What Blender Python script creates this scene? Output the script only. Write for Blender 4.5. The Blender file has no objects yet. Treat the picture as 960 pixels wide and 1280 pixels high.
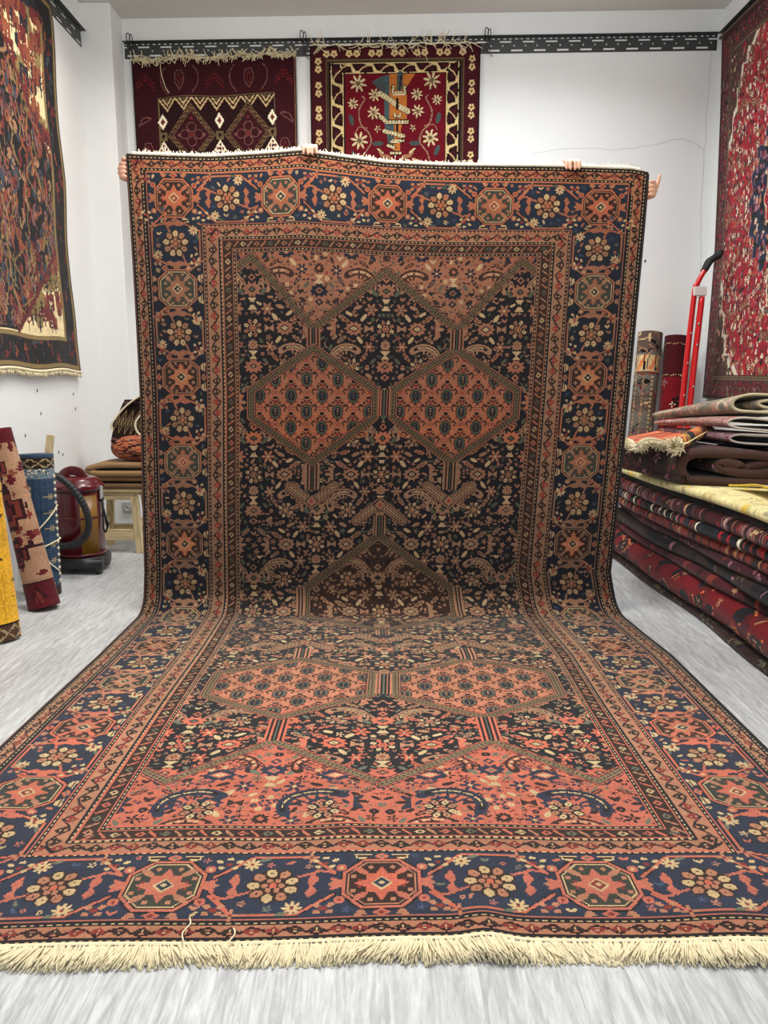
import bpy, math, random
import numpy as np

# ------------------------------------------------------------------ camera, world, lights
C = bpy.context.scene.collection
SC = bpy.context.scene
CAM_H, PITCH = 1.18, math.radians(9.7)
cd = bpy.data.cameras.new('camera'); cam = bpy.data.objects.new('camera', cd); C.objects.link(cam)
cd.sensor_fit = 'VERTICAL'; cd.sensor_height = 36.0; cd.lens = 36.0*960/1280
cd.clip_start = 0.05; cd.clip_end = 100
cam.location = (0, 0, CAM_H); cam.rotation_euler = (math.pi/2-PITCH, 0, 0)
SC.camera = cam
SC.view_settings.view_transform = 'Standard'; SC.view_settings.look = 'None'
SC.view_settings.gamma = 1.0; SC.view_settings.use_curve_mapping = False
SC.view_settings.exposure = 0.0

w = bpy.data.worlds.new('daylight'); SC.world = w; w.use_nodes = True
bg = w.node_tree.nodes['Background']; bg.inputs[0].default_value = (0.84, 0.93, 1.0, 1); bg.inputs[1].default_value = 0.95

def area_light(name, loc, sx, sy, power, col, rot=(0, 0, 0), spread=math.pi):
    l = bpy.data.lights.new(name, 'AREA'); l.shape = 'RECTANGLE'; l.size = sx; l.size_y = sy
    l.energy = power; l.color = col; l.spread = spread
    o = bpy.data.objects.new(name, l); C.objects.link(o); o.location = loc; o.rotation_euler = rot
    return o
area_light('ceiling_panel_front', (0.1, 1.3, 3.70), 1.2, 0.6, 22, (1.0, 1.0, 0.99), spread=math.radians(150))
area_light('ceiling_panel_middle', (-0.2, 2.9, 3.70), 1.2, 0.6, 74, (1.0, 0.985, 0.95), spread=math.radians(140))
area_light('ceiling_panel_left', (-1.05, 4.75, 3.72), 0.6, 0.6, 30, (1.0, 0.95, 0.89), spread=math.radians(150))
area_light('ceiling_panel_right', (0.85, 4.60, 3.72), 0.6, 0.6, 42, (0.95, 0.985, 1.0), spread=math.radians(150))
def fill_point(name, loc, power, col, r=0.11):  # added fill without a known fixture, brightens the ceiling and upper walls
    l = bpy.data.lights.new(name, 'POINT'); l.energy = power; l.color = col; l.shadow_soft_size = r
    o = bpy.data.objects.new(name, l); C.objects.link(o); o.location = loc
fill_point('ceiling_fill_left', (-0.95, 4.45, 3.42), 20, (1.0, 0.95, 0.87))
fill_point('ceiling_fill_right', (0.95, 4.45, 3.42), 20, (0.97, 0.99, 1.0))

# ------------------------------------------------------------------ helpers
def srgb(c):
    c = np.asarray(c, dtype=float)/255.0
    return np.where(c <= 0.04045, c/12.92, ((c+0.055)/1.055)**2.4)
def lin(r, g, b): return tuple(float(x) for x in srgb((r, g, b)))+(1.0,)

MATS = {}
def mat(name, col, rough=0.6, metal=0.0, noise=0.0, nscale=30, bump=0.0, bscale=80, sheen=0.0, coat=0.0, spec=0.5):
    if name in MATS: return MATS[name]
    m = bpy.data.materials.new(name); m.use_nodes = True; nt = m.node_tree; b = nt.nodes['Principled BSDF']
    b.inputs['Base Color'].default_value = lin(*col); b.inputs['Roughness'].default_value = rough
    b.inputs['Metallic'].default_value = metal; b.inputs['Sheen Weight'].default_value = sheen
    b.inputs['Coat Weight'].default_value = coat; b.inputs['Specular IOR Level'].default_value = spec
    tc = nt.nodes.new('ShaderNodeTexCoord')
    if noise:
        n = nt.nodes.new('ShaderNodeTexNoise'); n.inputs['Scale'].default_value = nscale; n.inputs['Detail'].default_value = 4
        r = nt.nodes.new('ShaderNodeMapRange'); r.inputs['To Min'].default_value = 1-noise; r.inputs['To Max'].default_value = 1+noise
        mx = nt.nodes.new('ShaderNodeMix'); mx.data_type = 'RGBA'; mx.blend_type = 'MULTIPLY'; mx.inputs['Factor'].default_value = 1
        mx.inputs['A'].default_value = lin(*col)
        nt.links.new(tc.outputs['Object'], n.inputs['Vector']); nt.links.new(n.outputs['Fac'], r.inputs['Value'])
        nt.links.new(r.outputs['Result'], mx.inputs['B']); nt.links.new(mx.outputs['Result'], b.inputs['Base Color'])
    if bump:
        n2 = nt.nodes.new('ShaderNodeTexNoise'); n2.inputs['Scale'].default_value = bscale; n2.inputs['Detail'].default_value = 3
        bp = nt.nodes.new('ShaderNodeBump'); bp.inputs['Strength'].default_value = bump; bp.inputs['Distance'].default_value = 0.01
        nt.links.new(tc.outputs['Object'], n2.inputs['Vector']); nt.links.new(n2.outputs['Fac'], bp.inputs['Height'])
        nt.links.new(bp.outputs['Normal'], b.inputs['Normal'])
    MATS[name] = m
    return m

def woven(name, sheen=0.15, gain=1.0, bscale=260, bump=0.35):
    """wool: the colour of every knot is stored on the faces of the mesh"""
    if name in MATS: return MATS[name]
    m = bpy.data.materials.new(name); m.use_nodes = True; nt = m.node_tree; b = nt.nodes['Principled BSDF']
    at = nt.nodes.new('ShaderNodeAttribute'); at.attribute_name = 'knot'
    tc = nt.nodes.new('ShaderNodeTexCoord')
    n = nt.nodes.new('ShaderNodeTexNoise'); n.inputs['Scale'].default_value = 9; n.inputs['Detail'].default_value = 6
    r = nt.nodes.new('ShaderNodeMapRange'); r.inputs['To Min'].default_value = 0.80*gain; r.inputs['To Max'].default_value = 1.2*gain
    mx = nt.nodes.new('ShaderNodeMix'); mx.data_type = 'RGBA'; mx.blend_type = 'MULTIPLY'; mx.inputs['Factor'].default_value = 1
    nt.links.new(tc.outputs['Object'], n.inputs['Vector']); nt.links.new(n.outputs['Fac'], r.inputs['Value'])
    nt.links.new(at.outputs['Color'], mx.inputs['A']); nt.links.new(r.outputs['Result'], mx.inputs['B'])
    nt.links.new(mx.outputs['Result'], b.inputs['Base Color'])
    n2 = nt.nodes.new('ShaderNodeTexNoise'); n2.inputs['Scale'].default_value = bscale; n2.inputs['Detail'].default_value = 2
    bp = nt.nodes.new('ShaderNodeBump'); bp.inputs['Strength'].default_value = bump; bp.inputs['Distance'].default_value = 0.004
    nt.links.new(tc.outputs['Object'], n2.inputs['Vector']); nt.links.new(n2.outputs['Fac'], bp.inputs['Height'])
    nt.links.new(bp.outputs['Normal'], b.inputs['Normal'])
    b.inputs['Roughness'].default_value = 0.9; b.inputs['Specular IOR Level'].default_value = 0.15
    b.inputs['Sheen Weight'].default_value = sheen; b.inputs['Sheen Roughness'].default_value = 0.5
    MATS[name] = m
    return m

ORG = {}
def obj(name, verts, faces, material, parent=None, smooth=False, cols=None, bevel=0.0):
    """ONE mesh object; verts are given in world space"""
    verts = np.asarray(verts, dtype=np.float64).reshape(-1, 3)
    org = ORG.get(parent.name, np.zeros(3)) if parent else np.zeros(3)
    v = verts-org
    me = bpy.data.meshes.new(name)
    if isinstance(faces, np.ndarray):
        nf = len(faces); k = faces.shape[1]
        me.vertices.add(len(v)); me.vertices.foreach_set('co', v.astype(np.float32).ravel())
        me.loops.add(nf*k); me.loops.foreach_set('vertex_index', faces.astype(np.int32).ravel())
        me.polygons.add(nf); me.polygons.foreach_set('loop_start', np.arange(0, nf*k, k, dtype=np.int32))
        try: me.polygons.foreach_set('loop_total', np.full(nf, k, dtype=np.int32))
        except Exception: pass
        me.update(calc_edges=True)
    else:
        me.from_pydata([tuple(p) for p in v], [], [tuple(f) for f in faces]); nf = len(faces)
    if cols is not None:
        a = me.attributes.new('knot', 'FLOAT_COLOR', 'FACE')
        c4 = np.ones((nf, 4), dtype=np.float32); c4[:, :3] = cols
        a.data.foreach_set('color', c4.ravel())
    if smooth: me.polygons.foreach_set('use_smooth', np.ones(len(me.polygons), dtype=bool))
    me.validate(); me.materials.append(material)
    o = bpy.data.objects.new(name, me); C.objects.link(o)
    if parent: o.parent = parent
    ORG[o.name] = org
    if bevel:
        b = o.modifiers.new('bevel', 'BEVEL'); b.width = bevel; b.segments = 2; b.limit_method = 'ANGLE'
    return o

def tag(o, label=None, cat=None, group=None, kind=None):
    if label: o['label'] = label
    if cat: o['category'] = cat
    if group: o['group'] = group
    if kind: o['kind'] = kind
    return o
def thing(name, loc, label, cat, group=None):
    o = bpy.data.objects.new(name, None); C.objects.link(o); o.location = loc; o.empty_display_size = 0.1
    ORG[o.name] = np.array(loc, dtype=float)
    return tag(o, label, cat, group)

class MB:
    """collects shapes into one mesh"""
    def __init__(s): s.v = []; s.f = []
    def add(s, v, f):
        n = len(s.v); s.v += [tuple(p) for p in v]; s.f += [tuple(i+n for i in q) for q in f]; return s
    def box(s, c, d, ax=None):
        c = np.array(c, float); A = np.eye(3) if ax is None else np.array(ax, float)
        v = [c+A[0]*x*d[0]/2+A[1]*y*d[1]/2+A[2]*z*d[2]/2 for x in (-1, 1) for y in (-1, 1) for z in (-1, 1)]
        return s.add(v, [(0, 1, 3, 2), (4, 6, 7, 5), (0, 4, 5, 1), (2, 3, 7, 6), (0, 2, 6, 4), (1, 5, 7, 3)])
    def beam(s, p, q, w0, d0, w1=None, d1=None, up=(0, 1, 0)):
        p = np.array(p, float); q = np.array(q, float); t = q-p; t /= np.linalg.norm(t)
        a = np.cross(np.array(up, float), t); a /= np.linalg.norm(a); b = np.cross(t, a)
        w1 = w1 or w0; d1 = d1 or d0; v = []
        for P, W, D in ((p, w0, d0), (q, w1, d1)):
            v += [P+a*x*W/2+b*y*D/2 for x, y in ((-1, -1), (1, -1), (1, 1), (-1, 1))]
        return s.add(v, [(3, 2, 1, 0), (4, 5, 6, 7), (0, 1, 5, 4), (1, 2, 6, 5), (2, 3, 7, 6), (3, 0, 4, 7)])
    def tube(s, path, r, n=10, closed=False):
        P = np.array(path, float); m = len(P); rr = np.full(m, r) if np.isscalar(r) else np.array(r, float)
        T = np.gradient(P, axis=0) if not closed else np.roll(P, -1, 0)-np.roll(P, 1, 0)
        T /= np.linalg.norm(T, axis=1)[:, None]+1e-12
        ref = np.array((0, 0, 1.0)) if abs(T[0][2]) < 0.9 else np.array((1.0, 0, 0))
        a = np.cross(T[0], ref); a /= np.linalg.norm(a); v = []
        for i in range(m):
            a = a-T[i]*np.dot(a, T[i]); a /= np.linalg.norm(a)+1e-12; b = np.cross(T[i], a)
            v += [P[i]+rr[i]*(a*math.cos(2*math.pi*k/n)+b*math.sin(2*math.pi*k/n)) for k in range(n)]
        f = [(i*n+k, i*n+(k+1) % n, ((i+1) % m)*n+(k+1) % n, ((i+1) % m)*n+k) for i in range(m if closed else m-1) for k in range(n)]
        if not closed: f += [tuple(range(n-1, -1, -1)), tuple((m-1)*n+k for k in range(n))]
        return s.add(v, f)
    def lathe(s, prof, c, n=32, axis='z'):
        c = np.array(c, float); v = []
        for r, h in prof:
            for k in range(n):
                x, y = r*math.cos(2*math.pi*k/n), r*math.sin(2*math.pi*k/n)
                v.append(c+(np.array((x, y, h)) if axis == 'z' else np.array((h, x, y)) if axis == 'x' else np.array((x, h, y))))
        m = len(prof)
        f = [(i*n+k, i*n+(k+1) % n, (i+1)*n+(k+1) % n, (i+1)*n+k) for i in range(m-1) for k in range(n)]
        f += [tuple(range(n-1, -1, -1)), tuple((m-1)*n+k for k in range(n))]
        return s.add(v, f)
    def build(s, name, m, parent=None, smooth=False, bevel=0.0):
        return obj(name, s.v, s.f, m, parent, smooth, None, bevel)

def curve_pts(pts, n=40):
    """Catmull-Rom through the points"""
    P = np.array(pts, float); P = np.vstack([2*P[0]-P[1], P, 2*P[-1]-P[-2]]); out = []
    m = len(P)-3
    for t in np.linspace(0, m-1e-9, n):
        i = int(t); f = t-i; a, b, c, d = P[i:i+4]
        out.append(0.5*((2*b)+(c-a)*f+(2*a-5*b+4*c-d)*f*f+(3*b-a-3*c+d)*f**3))
    return np.array(out)

def structure(o): o['kind'] = 'structure'; return o

# ------------------------------------------------------------------ knotting: a loom that fills a grid of knots
PAL = ['K', 'N', 'L', 'S', 'T', 'C', 'B', 'G', 'R', 'O', 'W', 'M', 'Y', 'D', 'U', 'P', 'V', 'E', 'F']
IX = {c: i for i, c in enumerate(PAL)}
BASE = dict(K=(17, 15, 19), N=(30, 38, 58), L=(58, 78, 112), S=(170, 100, 74), T=(156, 112, 80), C=(190, 162, 118), B=(46, 29, 22),
            G=(92, 92, 70), R=(118, 44, 36), O=(205, 110, 60), W=(232, 220, 192), M=(70, 18, 24), Y=(226, 176, 60), D=(36, 12, 14),
            U=(60, 88, 116), P=(138, 96, 104), V=(104, 88, 60), E=(150, 22, 34), F=(50, 51, 43))
class Loom:
    """units: centimetres, x across, y down the length"""
    def __init__(s, W, L, k, bg):
        s.k = k; s.nu = int(round(W/k)); s.nv = int(round(L/k)); s.W = W; s.L = L
        s.a = np.full((s.nv, s.nu), IX[bg], dtype=np.uint8); s.t = (0, 0, 1, 1, False)
    def at(s, ox=0, oy=0, fx=1, fy=1, swap=False): s.t = (ox, oy, fx, fy, swap); return s
    def tr(s, pts):
        P = np.asarray(pts, float).reshape(-1, 2); ox, oy, fx, fy, sw = s.t
        if sw: P = P[:, ::-1]
        return (P*(fx, fy)+(ox, oy))/s.k
    def win(s, Q, m=1.0):
        x0, y0 = np.floor(Q.min(0)-m).astype(int); x1, y1 = np.ceil(Q.max(0)+m).astype(int)
        x0 = max(x0, 0); y0 = max(y0, 0); x1 = min(x1, s.nu); y1 = min(y1, s.nv)
        if x1 <= x0 or y1 <= y0: return None
        X, Y = np.meshgrid(np.arange(x0, x1)+0.5, np.arange(y0, y1)+0.5); return x0, y0, x1, y1, X, Y
    def inside(s, Q, X, Y):
        m = np.zeros(X.shape, bool); n = len(Q)
        for i in range(n):
            xa, ya = Q[i]; xb, yb = Q[(i+1) % n]
            if ya == yb: continue
            m ^= ((ya > Y) != (yb > Y)) & (X < (xb-xa)*(Y-ya)/(yb-ya)+xa)
        return m
    def poly(s, pts, c, src=None):
        Q = s.tr(pts); w = s.win(Q)
        if w is None: return s
        x0, y0, x1, y1, X, Y = w; m = s.inside(Q, X, Y)
        if src is None: s.a[y0:y1, x0:x1][m] = IX[c]
        else: s.a[y0:y1, x0:x1][m] = src.a[y0:y1, x0:x1][m]
        return s
    def line(s, pts, wd, c, dash=None):
        Q = s.tr(pts); h = max(wd/s.k/2, 0.5)
        acc = 0
        for p, q in zip(Q[:-1], Q[1:]):
            w = s.win(np.array([p, q]), h+1)
            d = q-p; L2 = (d*d).sum()+1e-9
            if w is not None:
                x0, y0, x1, y1, X, Y = w
                t0 = ((X-p[0])*d[0]+(Y-p[1])*d[1])/L2; t = np.clip(t0, 0, 1)
                m = ((X-p[0]-t*d[0])**2+(Y-p[1]-t*d[1])**2) <= h*h
                if dash: m &= ((acc+t0*math.sqrt(L2))*s.k % dash) < dash*0.5
                s.a[y0:y1, x0:x1][m] = IX[c]
            acc += math.sqrt(L2)
        return s
    def disc(s, x, y, r, c): return s.ell(x, y, r, r, c)
    def ell(s, x, y, rx, ry, c, ang=0):
        a = np.linspace(0, 2*math.pi, 14, endpoint=False); ex, ey = rx*np.cos(a), ry*np.sin(a)
        ca, sa = math.cos(ang), math.sin(ang)
        return s.poly(np.stack([x+ex*ca-ey*sa, y+ex*sa+ey*ca], 1), c)
    def rect(s, x0, y0, x1, y1, c): return s.poly([(x0, y0), (x1, y0), (x1, y1), (x0, y1)], c)
    def colours(s, pal=None, rng=None, noise=0.10, lut=None, row=0.05):
        rng = rng or np.random.default_rng(3); p = dict(BASE); p.update(pal or {})
        tab = np.array([srgb(p[c]) for c in PAL])
        out = tab[s.a] if lut is None else lut(s.a, tab)
        out = out*(1+noise*rng.standard_normal(s.a.shape))[..., None]
        out = out*(1+row*np.convolve(rng.standard_normal(s.nv+8), np.ones(9)/3, 'valid'))[:s.nv, None, None]
        return np.clip(out, 0.002, 0.95)

# --- motifs (drawn round the loom's current origin)
def rosette(l, x, y, r, n=8, pet='S', pet2='C', out='K', eye='C'):
    l.disc(x, y, r*0.9, out)
    for k in range(n):
        a = 2*math.pi*(k+0.5)/n; px, py = x+r*0.76*math.cos(a), y+r*0.76*math.sin(a)
        if r > 3: l.disc(px, py, r*0.30, out)
        l.ell(px, py, r*0.25, r*0.20, pet if k % 2 else pet2, a)
        if r > 3: l.disc(px, py, 0.25, out)
    for k in range(6):
        a = 2*math.pi*k/6; l.disc(x+r*.32*math.cos(a), y+r*.32*math.sin(a), r*.13, pet)
    l.disc(x, y, r*0.16, eye)
def star(l, x, y, r, n=8, c='C', eye='R', out=None):
    if out: l.disc(x, y, r*1.1, out)
    for k in range(n):
        a = 2*math.pi*k/n; l.ell(x+r*0.6*math.cos(a), y+r*0.6*math.sin(a), r*0.42, r*0.2, c, a)
    l.disc(x, y, max(r*0.2, 0.3), eye)
def lozenge(l, x, y, w, h, c, eye=None, out=None):
    if out: l.poly([(x-w-.7, y), (x, y-h-.7), (x+w+.7, y), (x, y+h+.7)], out)
    l.poly([(x-w, y), (x, y-h), (x+w, y), (x, y+h)], c)
    if eye: l.poly([(x-w*.45, y), (x, y-h*.45), (x+w*.45, y), (x, y+h*.45)], eye)
def hourglass(l, x, y, w, h, c, horiz=False):
    if horiz: l.poly([(x-w, y-h), (x, y-.3), (x+w, y-h), (x+w, y+h), (x, y+.3), (x-w, y+h)], c)
    else: l.poly([(x-w, y-h), (x+w, y-h), (x+.3, y), (x+w, y+h), (x-w, y+h), (x-.3, y)], c)
def palmette(l, x, y, w, h, c, c2='C', bg='K', d=1):
    P = [(-1, -.15), (-.75, -.35), (-.85, -.75), (-.45, -.55), (-.35, -.95), (0, -.65), (.35, -.95), (.45, -.55), (.85, -.75), (.75, -.35), (1, -.15), (.7, .2), (.85, .6), (.4, .5), (.25, .95), (0, .7), (-.25, .95), (-.4, .5), (-.85, .6), (-.7, .2)]
    l.poly([(x+p*w, y+d*q*h) for p, q in P], c)
    lozenge(l, x, y, w*.42, h*.42, bg); lozenge(l, x, y, w*.24, h*.24, c2)
def eyeflower(l, x, y, w, h, c, bg='K', c2='C'):
    P = []
    for k in range(20):
        a = 2*math.pi*k/20; r = 1.0 if k % 2 == 0 else 0.74
        P.append((x+w*r*math.cos(a), y+h*r*math.sin(a)))
    l.poly(P, c); l.poly([(x-w*.6, y), (x, y-h*.5), (x+w*.6, y), (x, y+h*.5)], bg)
    l.poly([(x-w*.35, y), (x, y-h*.3), (x+w*.35, y), (x, y+h*.3)], c2); l.disc(x, y, .35, bg)
def sickle(l, x, y, r, s, c, bg='K', c2='C'):
    """curved serrated leaf opening down, mirrored with s"""
    pts = [(x+s*r*math.cos(a), y-r*math.sin(a)*0.8) for a in np.linspace(-0.5, 2.4, 14)]
    l.line(pts, 3.4, c); l.line(pts[1:-1], 1.5, bg); l.line(pts[2:-2], .6, c2)
    for k in range(3, 11, 2):
        p = pts[k]; l.line([p, (x+(p[0]-x)*.45, y+(p[1]-y)*.45)], .8, c)
def leaf(l, x, y, n, s, a, c, bg):
    ca, sa = math.cos(a), math.sin(a); P = [(-1, 0), (-.5, .34), (-.3, .18), (.1, .40), (.25, .2), (.6, .28), (1, 0), (.6, -.28), (.25, -.2), (.1, -.40), (-.3, -.18), (-.5, -.34)]
    l.poly([(x+s*n*(p*ca-q*sa), y+n*(p*sa+q*ca)) for p, q in P], c); l.line([(x-s*n*.5*ca, y-n*.5*sa), (x+s*n*.5*ca, y+n*.5*sa)], .4, bg)
def leafcluster(l, x, y, s, c, c2):
    for a, q in ((-.9, c), (0, c2), (.9, c)):
        l.ell(x+s*2.2*math.cos(a), y+2.6*math.sin(a), 2.2, .9, q, a*s)
    l.line([(x, y-4), (x+s*1, y), (x, y+4)], .7, c)
    l.ell(x+s*.5, y-4.2, 1.6, .8, c2, .6); l.ell(x+s*.5, y+4.2, 1.6, .8, c2, -.6)
def herati(l, ox, oy, f=('S', 'T', 'C', 'G', 'K')):
    S, T, Cc, G, K = f
    l.at(ox, oy)
    for s in (-1, 1):
        leaf(l, s*20.5, -4.6, 3.4, s, -.5, S, K); leaf(l, s*21.5, 5.2, 3.0, s, .6, T, K); leaf(l, s*4.6, -22, 2.8, s, -.9, T, K); leaf(l, s*10.5, 13.5, 3.0, s, .9, S, K)
        leaf(l, s*10.2, -19.5, 3.4, s, .4, S, K); leaf(l, s*28.5, -6.5, 2.8, -s, .7, T, K); leaf(l, s*13.5, 24.5, 3.0, s, -.3, S, K); l.line(curve_pts([(s*3, 26), (s*6, 29), (s*12, 29)], 8), .6, G)
        sickle(l, s*19, 14.5, 7.2, s, T, K, Cc)
        rosette(l, s*16.5, 18, 3.9, 8, T, Cc, K, 'O')
        eyeflower(l, s*15.6, 0, 4.6, 3.6, S, K, Cc)
        hourglass(l, s*8.0, 0, 2.2, 1.8, T, True)
        l.ell(s*10.8, -5.2, 2.1, .95, Cc, s*.9); l.ell(s*12.5, 5.4, 2.1, .9, Cc, -s*.9)
        star(l, s*7.2, -9, 3.2, 6, S, 'C'); star(l, s*8.2, 8.6, 2.8, 6, S, 'C')
        l.ell(s*13.5, -10, 2.2, .9, T, s*.4); l.ell(s*18, -7, 2.0, .8, Cc, -s*.5)
        star(l, s*13, -15, 2.2, 5, T, K); l.ell(s*5.5, -17, 2.2, 1.0, G, -s*.8)
        leafcluster(l, s*24.5, 0, s, S, T)
        l.ell(s*6, 15.5, 1.9, .8, G, s*.8); star(l, s*24, -11, 2.1, 5, S, Cc)
        l.ell(s*8, 22.5, 2.0, .9, T, -s*.5); l.ell(s*27, 9, 1.7, .7, G, s)
    hourglass(l, 0, -11.5, 2.2, 2.8, Cc); lozenge(l, 0, -11.5, .8, 1.0, K)
    palmette(l, 0, -18, 4.6, 3.8, S, G, K); lozenge(l, 0, -23.6, 1.9, 1.9, S, K, None)
    palmette(l, 0, 7.8, 2.6, 2.8, T, 'O', K, -1); hourglass(l, 0, 12.8, 2.3, 2.0, Cc)
    palmette(l, 0, 18, 4.6, 3.6, S, T, K, -1); lozenge(l, 0, 23.4, 2.1, 1.9, S, K, None)
    rosette(l, 0, 0, 4.3, 8, S, Cc, K, 'O')
    l.at()
def sprinkle(l, box, bgs, cols, rng, tries, r=1.9, mirror=None):
    """small blossoms in the places still empty"""
    x0, y0, x1, y1 = box; ids = [IX[b] for b in bgs]; q = int(r/l.k)
    for _ in range(tries):
        x = rng.uniform(x0, x1); y = rng.uniform(y0, y1); i = int(y/l.k); j = int(x/l.k)
        wv = l.a[max(i-q, 0):i+q+1, max(j-q, 0):j+q+1]
        if not np.isin(wv, ids).all(): continue
        c = cols[rng.integers(len(cols))]; kind = rng.integers(4); a = rng.uniform(-1.2, 1.2)
        for xx, sg in ((x, 1),)+(((mirror*2-x, -1),) if mirror else ()):
            if kind == 0: star(l, xx, y, r*.95, 5, c, cols[0])
            elif kind == 1: l.ell(xx, y, r*.9, r*.36, c, a*sg)
            elif kind == 2: l.disc(xx, y, r*.55, c); l.disc(xx, y, .3, bgs[0])
            else: l.ell(xx-sg*.5, y-.5, r*.7, r*.3, c, sg*.8); l.ell(xx+sg*.5, y-.5, r*.7, r*.3, c, -sg*.8)
# ------------------------------------------------------------------ the pattern of the great carpet
RW, RL, RK = 244.0, 453.2, 0.4
def beads_rect(l, a, b, dark='K', dot='C', w=1.5, step=1.9):
    """a dotted guard line along the rectangle inset by a (sides) and b (ends)"""
    P = [(a, b), (l.W-a, b), (l.W-a, l.L-b), (a, l.L-b), (a, b)]
    l.line(P, w, dark); l.line(P, .4, dot, dash=step)
def frame(l, a0, b0, c): l.rect(a0, b0, l.W-a0, l.L-b0, c)
def sides(l, a, b):
    """origin, flips and length of the four sides of the rectangle inset by (a, b): local x along, y inwards"""
    return [((0, b, 1, 1, False), l.W, a), ((0, l.L-b, 1, -1, False), l.W, a), ((a, 0, 1, 1, True), l.L, b), ((l.W-a, 0, -1, 1, True), l.L, b)]
def vine_border(l, a, b, ha, hb, gr, dk, c1, c2, per=12.0):
    for i, (t, Ln, off) in enumerate(sides(l, a, b)):
        h = hb if i < 2 else ha; n = max(1, int(round((Ln-2*off)/per))); p = (Ln-2*off)/n; l.t = t
        for k in range(n):
            x = off+k*p; y = h/2
            l.line([(x, y+h*.30), (x+p*.12, y+h*.1), (x+p*.25, y-h*.34), (x+p*.38, y+h*.1), (x+p*.5, y+h*.34), (x+p*.62, y-h*.1), (x+p*.75, y-h*.34), (x+p*.88, y-h*.1), (x+p, y+h*.34)], .7, dk)
            for xx, d, c in ((x+p*.25, 1, c1), (x+p*.75, 1, c2), (x+p*.5, -1, c2), (x, -1, c1)):
                l.poly([(xx-1.9, y-d*h*.02), (xx-1.0, y-d*h*.20), (xx, y-d*h*.05), (xx+1.0, y-d*h*.20), (xx+1.9, y-d*h*.02), (xx, y+d*h*.40)], c)
                l.disc(xx, y+d*h*.10, .3, 'C')
    l.at()
def diamond_border(l, a, b, ha, hb, per=8.0):
    for i, (t, Ln, off) in enumerate(sides(l, a, b)):
        h = hb if i < 2 else ha; n = int(round((Ln-2*off)/per)); p = (Ln-2*off)/n; l.t = t
        for k in range(n):
            x = off+(k+.5)*p; lozenge(l, x, h/2, 1.4, h*.3, ('T', 'C', 'S', 'G')[k % 4], 'B')
            l.line([(x+p*.34, h*.78), (x+p*.62, h*.22)], .7, ('S', 'T')[k % 2])
    l.at()
def border_octagon(l, x, h, inner, k):
    y = h/2; w = 8.6; q = h*.36
    O = [(x-w, y-q*.45), (x-w*.5, y-q), (x+w*.5, y-q), (x+w, y-q*.45), (x+w, y+q*.45), (x+w*.5, y+q), (x-w*.5, y+q), (x-w, y+q*.45)]
    def sc(f): return [(x+(p-x)*f, y+(r-y)*f) for p, r in O]
    l.poly(sc(1.13), 'K'); l.poly(sc(1.06), 'S'); l.poly(sc(.97), 'K'); l.poly(sc(.92), 'C' if k % 2 else 'T'); l.poly(sc(.87), inner)
    for s in (-1, 1):
        for d in (-1, 1):
            l.ell(x+s*4.9, y+d*4.6, 2.1, .9, 'T' if k % 2 else 'S', s*d*.7); l.disc(x+s*6.6, y+d*2.6, .7, 'T'); l.disc(x+s*2.6, y+d*5.9, .7, 'T'); l.disc(x+s*5.2, y+d*1.2, .5, 'R')
    P = []
    for m in range(16):
        a = 2*math.pi*m/16; r = 6.3 if m % 4 == 0 else (4.8 if m % 2 == 0 else 3.6)
        P.append((x+r*math.cos(a)*1.08, y+r*math.sin(a)))
    l.poly(P, 'O' if k % 2 == 0 else 'S'); lozenge(l, x, y, 2.6, 2.6, 'C'); lozenge(l, x, y, 1.9, 1.9, 'N' if k % 3 else 'R'); lozenge(l, x, y, .8, .8, 'C')
    for s in (-1, 1):     # arms and the hearts beside them
        l.poly([(x+s*9.0, y-1.2), (x+s*12.2, y-2.4), (x+s*11.2, y), (x+s*12.2, y+2.4), (x+s*9.0, y+1.2)], 'S')
        l.disc(x+s*9.6, y-5.8, 1.3, 'S'); l.disc(x+s*9.6, y-5.8, .55, 'R')
        l.disc(x+s*9.6, y+5.8, 1.3, 'S'); l.disc(x+s*9.6, y+5.8, .55, 'C')
        l.poly([(x+s*3.2, h*.03), (x+s*6.0, h*.02), (x+s*5.6, h*.09), (x+s*4.2, h*.11), (x+s*3.6, h*.08)], 'T')
        l.poly([(x+s*2.4, h*.97), (x+s*6.8, h*.98), (x+s*6.2, h*.90), (x+s*4.0, h*.89)], 'C'); l.line([(x+s*3, h*.94), (x+s*6, h*.94)], .5, 'B')
        for dx, dy in ((0, 0), (1.6, -1.1), (-1.6, -1.1), (2.4, 1.2), (-2.4, 1.2), (0, 2.2)):
            l.ell(x+s*13.6+dx, h*.83+dy, .8, .6, 'C' if (dx or dy) else 'R', dx*.3)
        for dx, dy in ((0, 0), (1.5, -1.0), (-1.5, -1.0), (1.6, 1.2), (-1.6, 1.2)):
            l.ell(x+s*13.0+dx, h*.14+dy, .9, .7, 'T' if (dx or dy) else 'R', dx*.3)
    lozenge(l, x, h*.06, 2.0, 1.4, 'S', 'R'); lozenge(l, x, h*.94, 2.0, 1.3, 'S', 'G')
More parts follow.
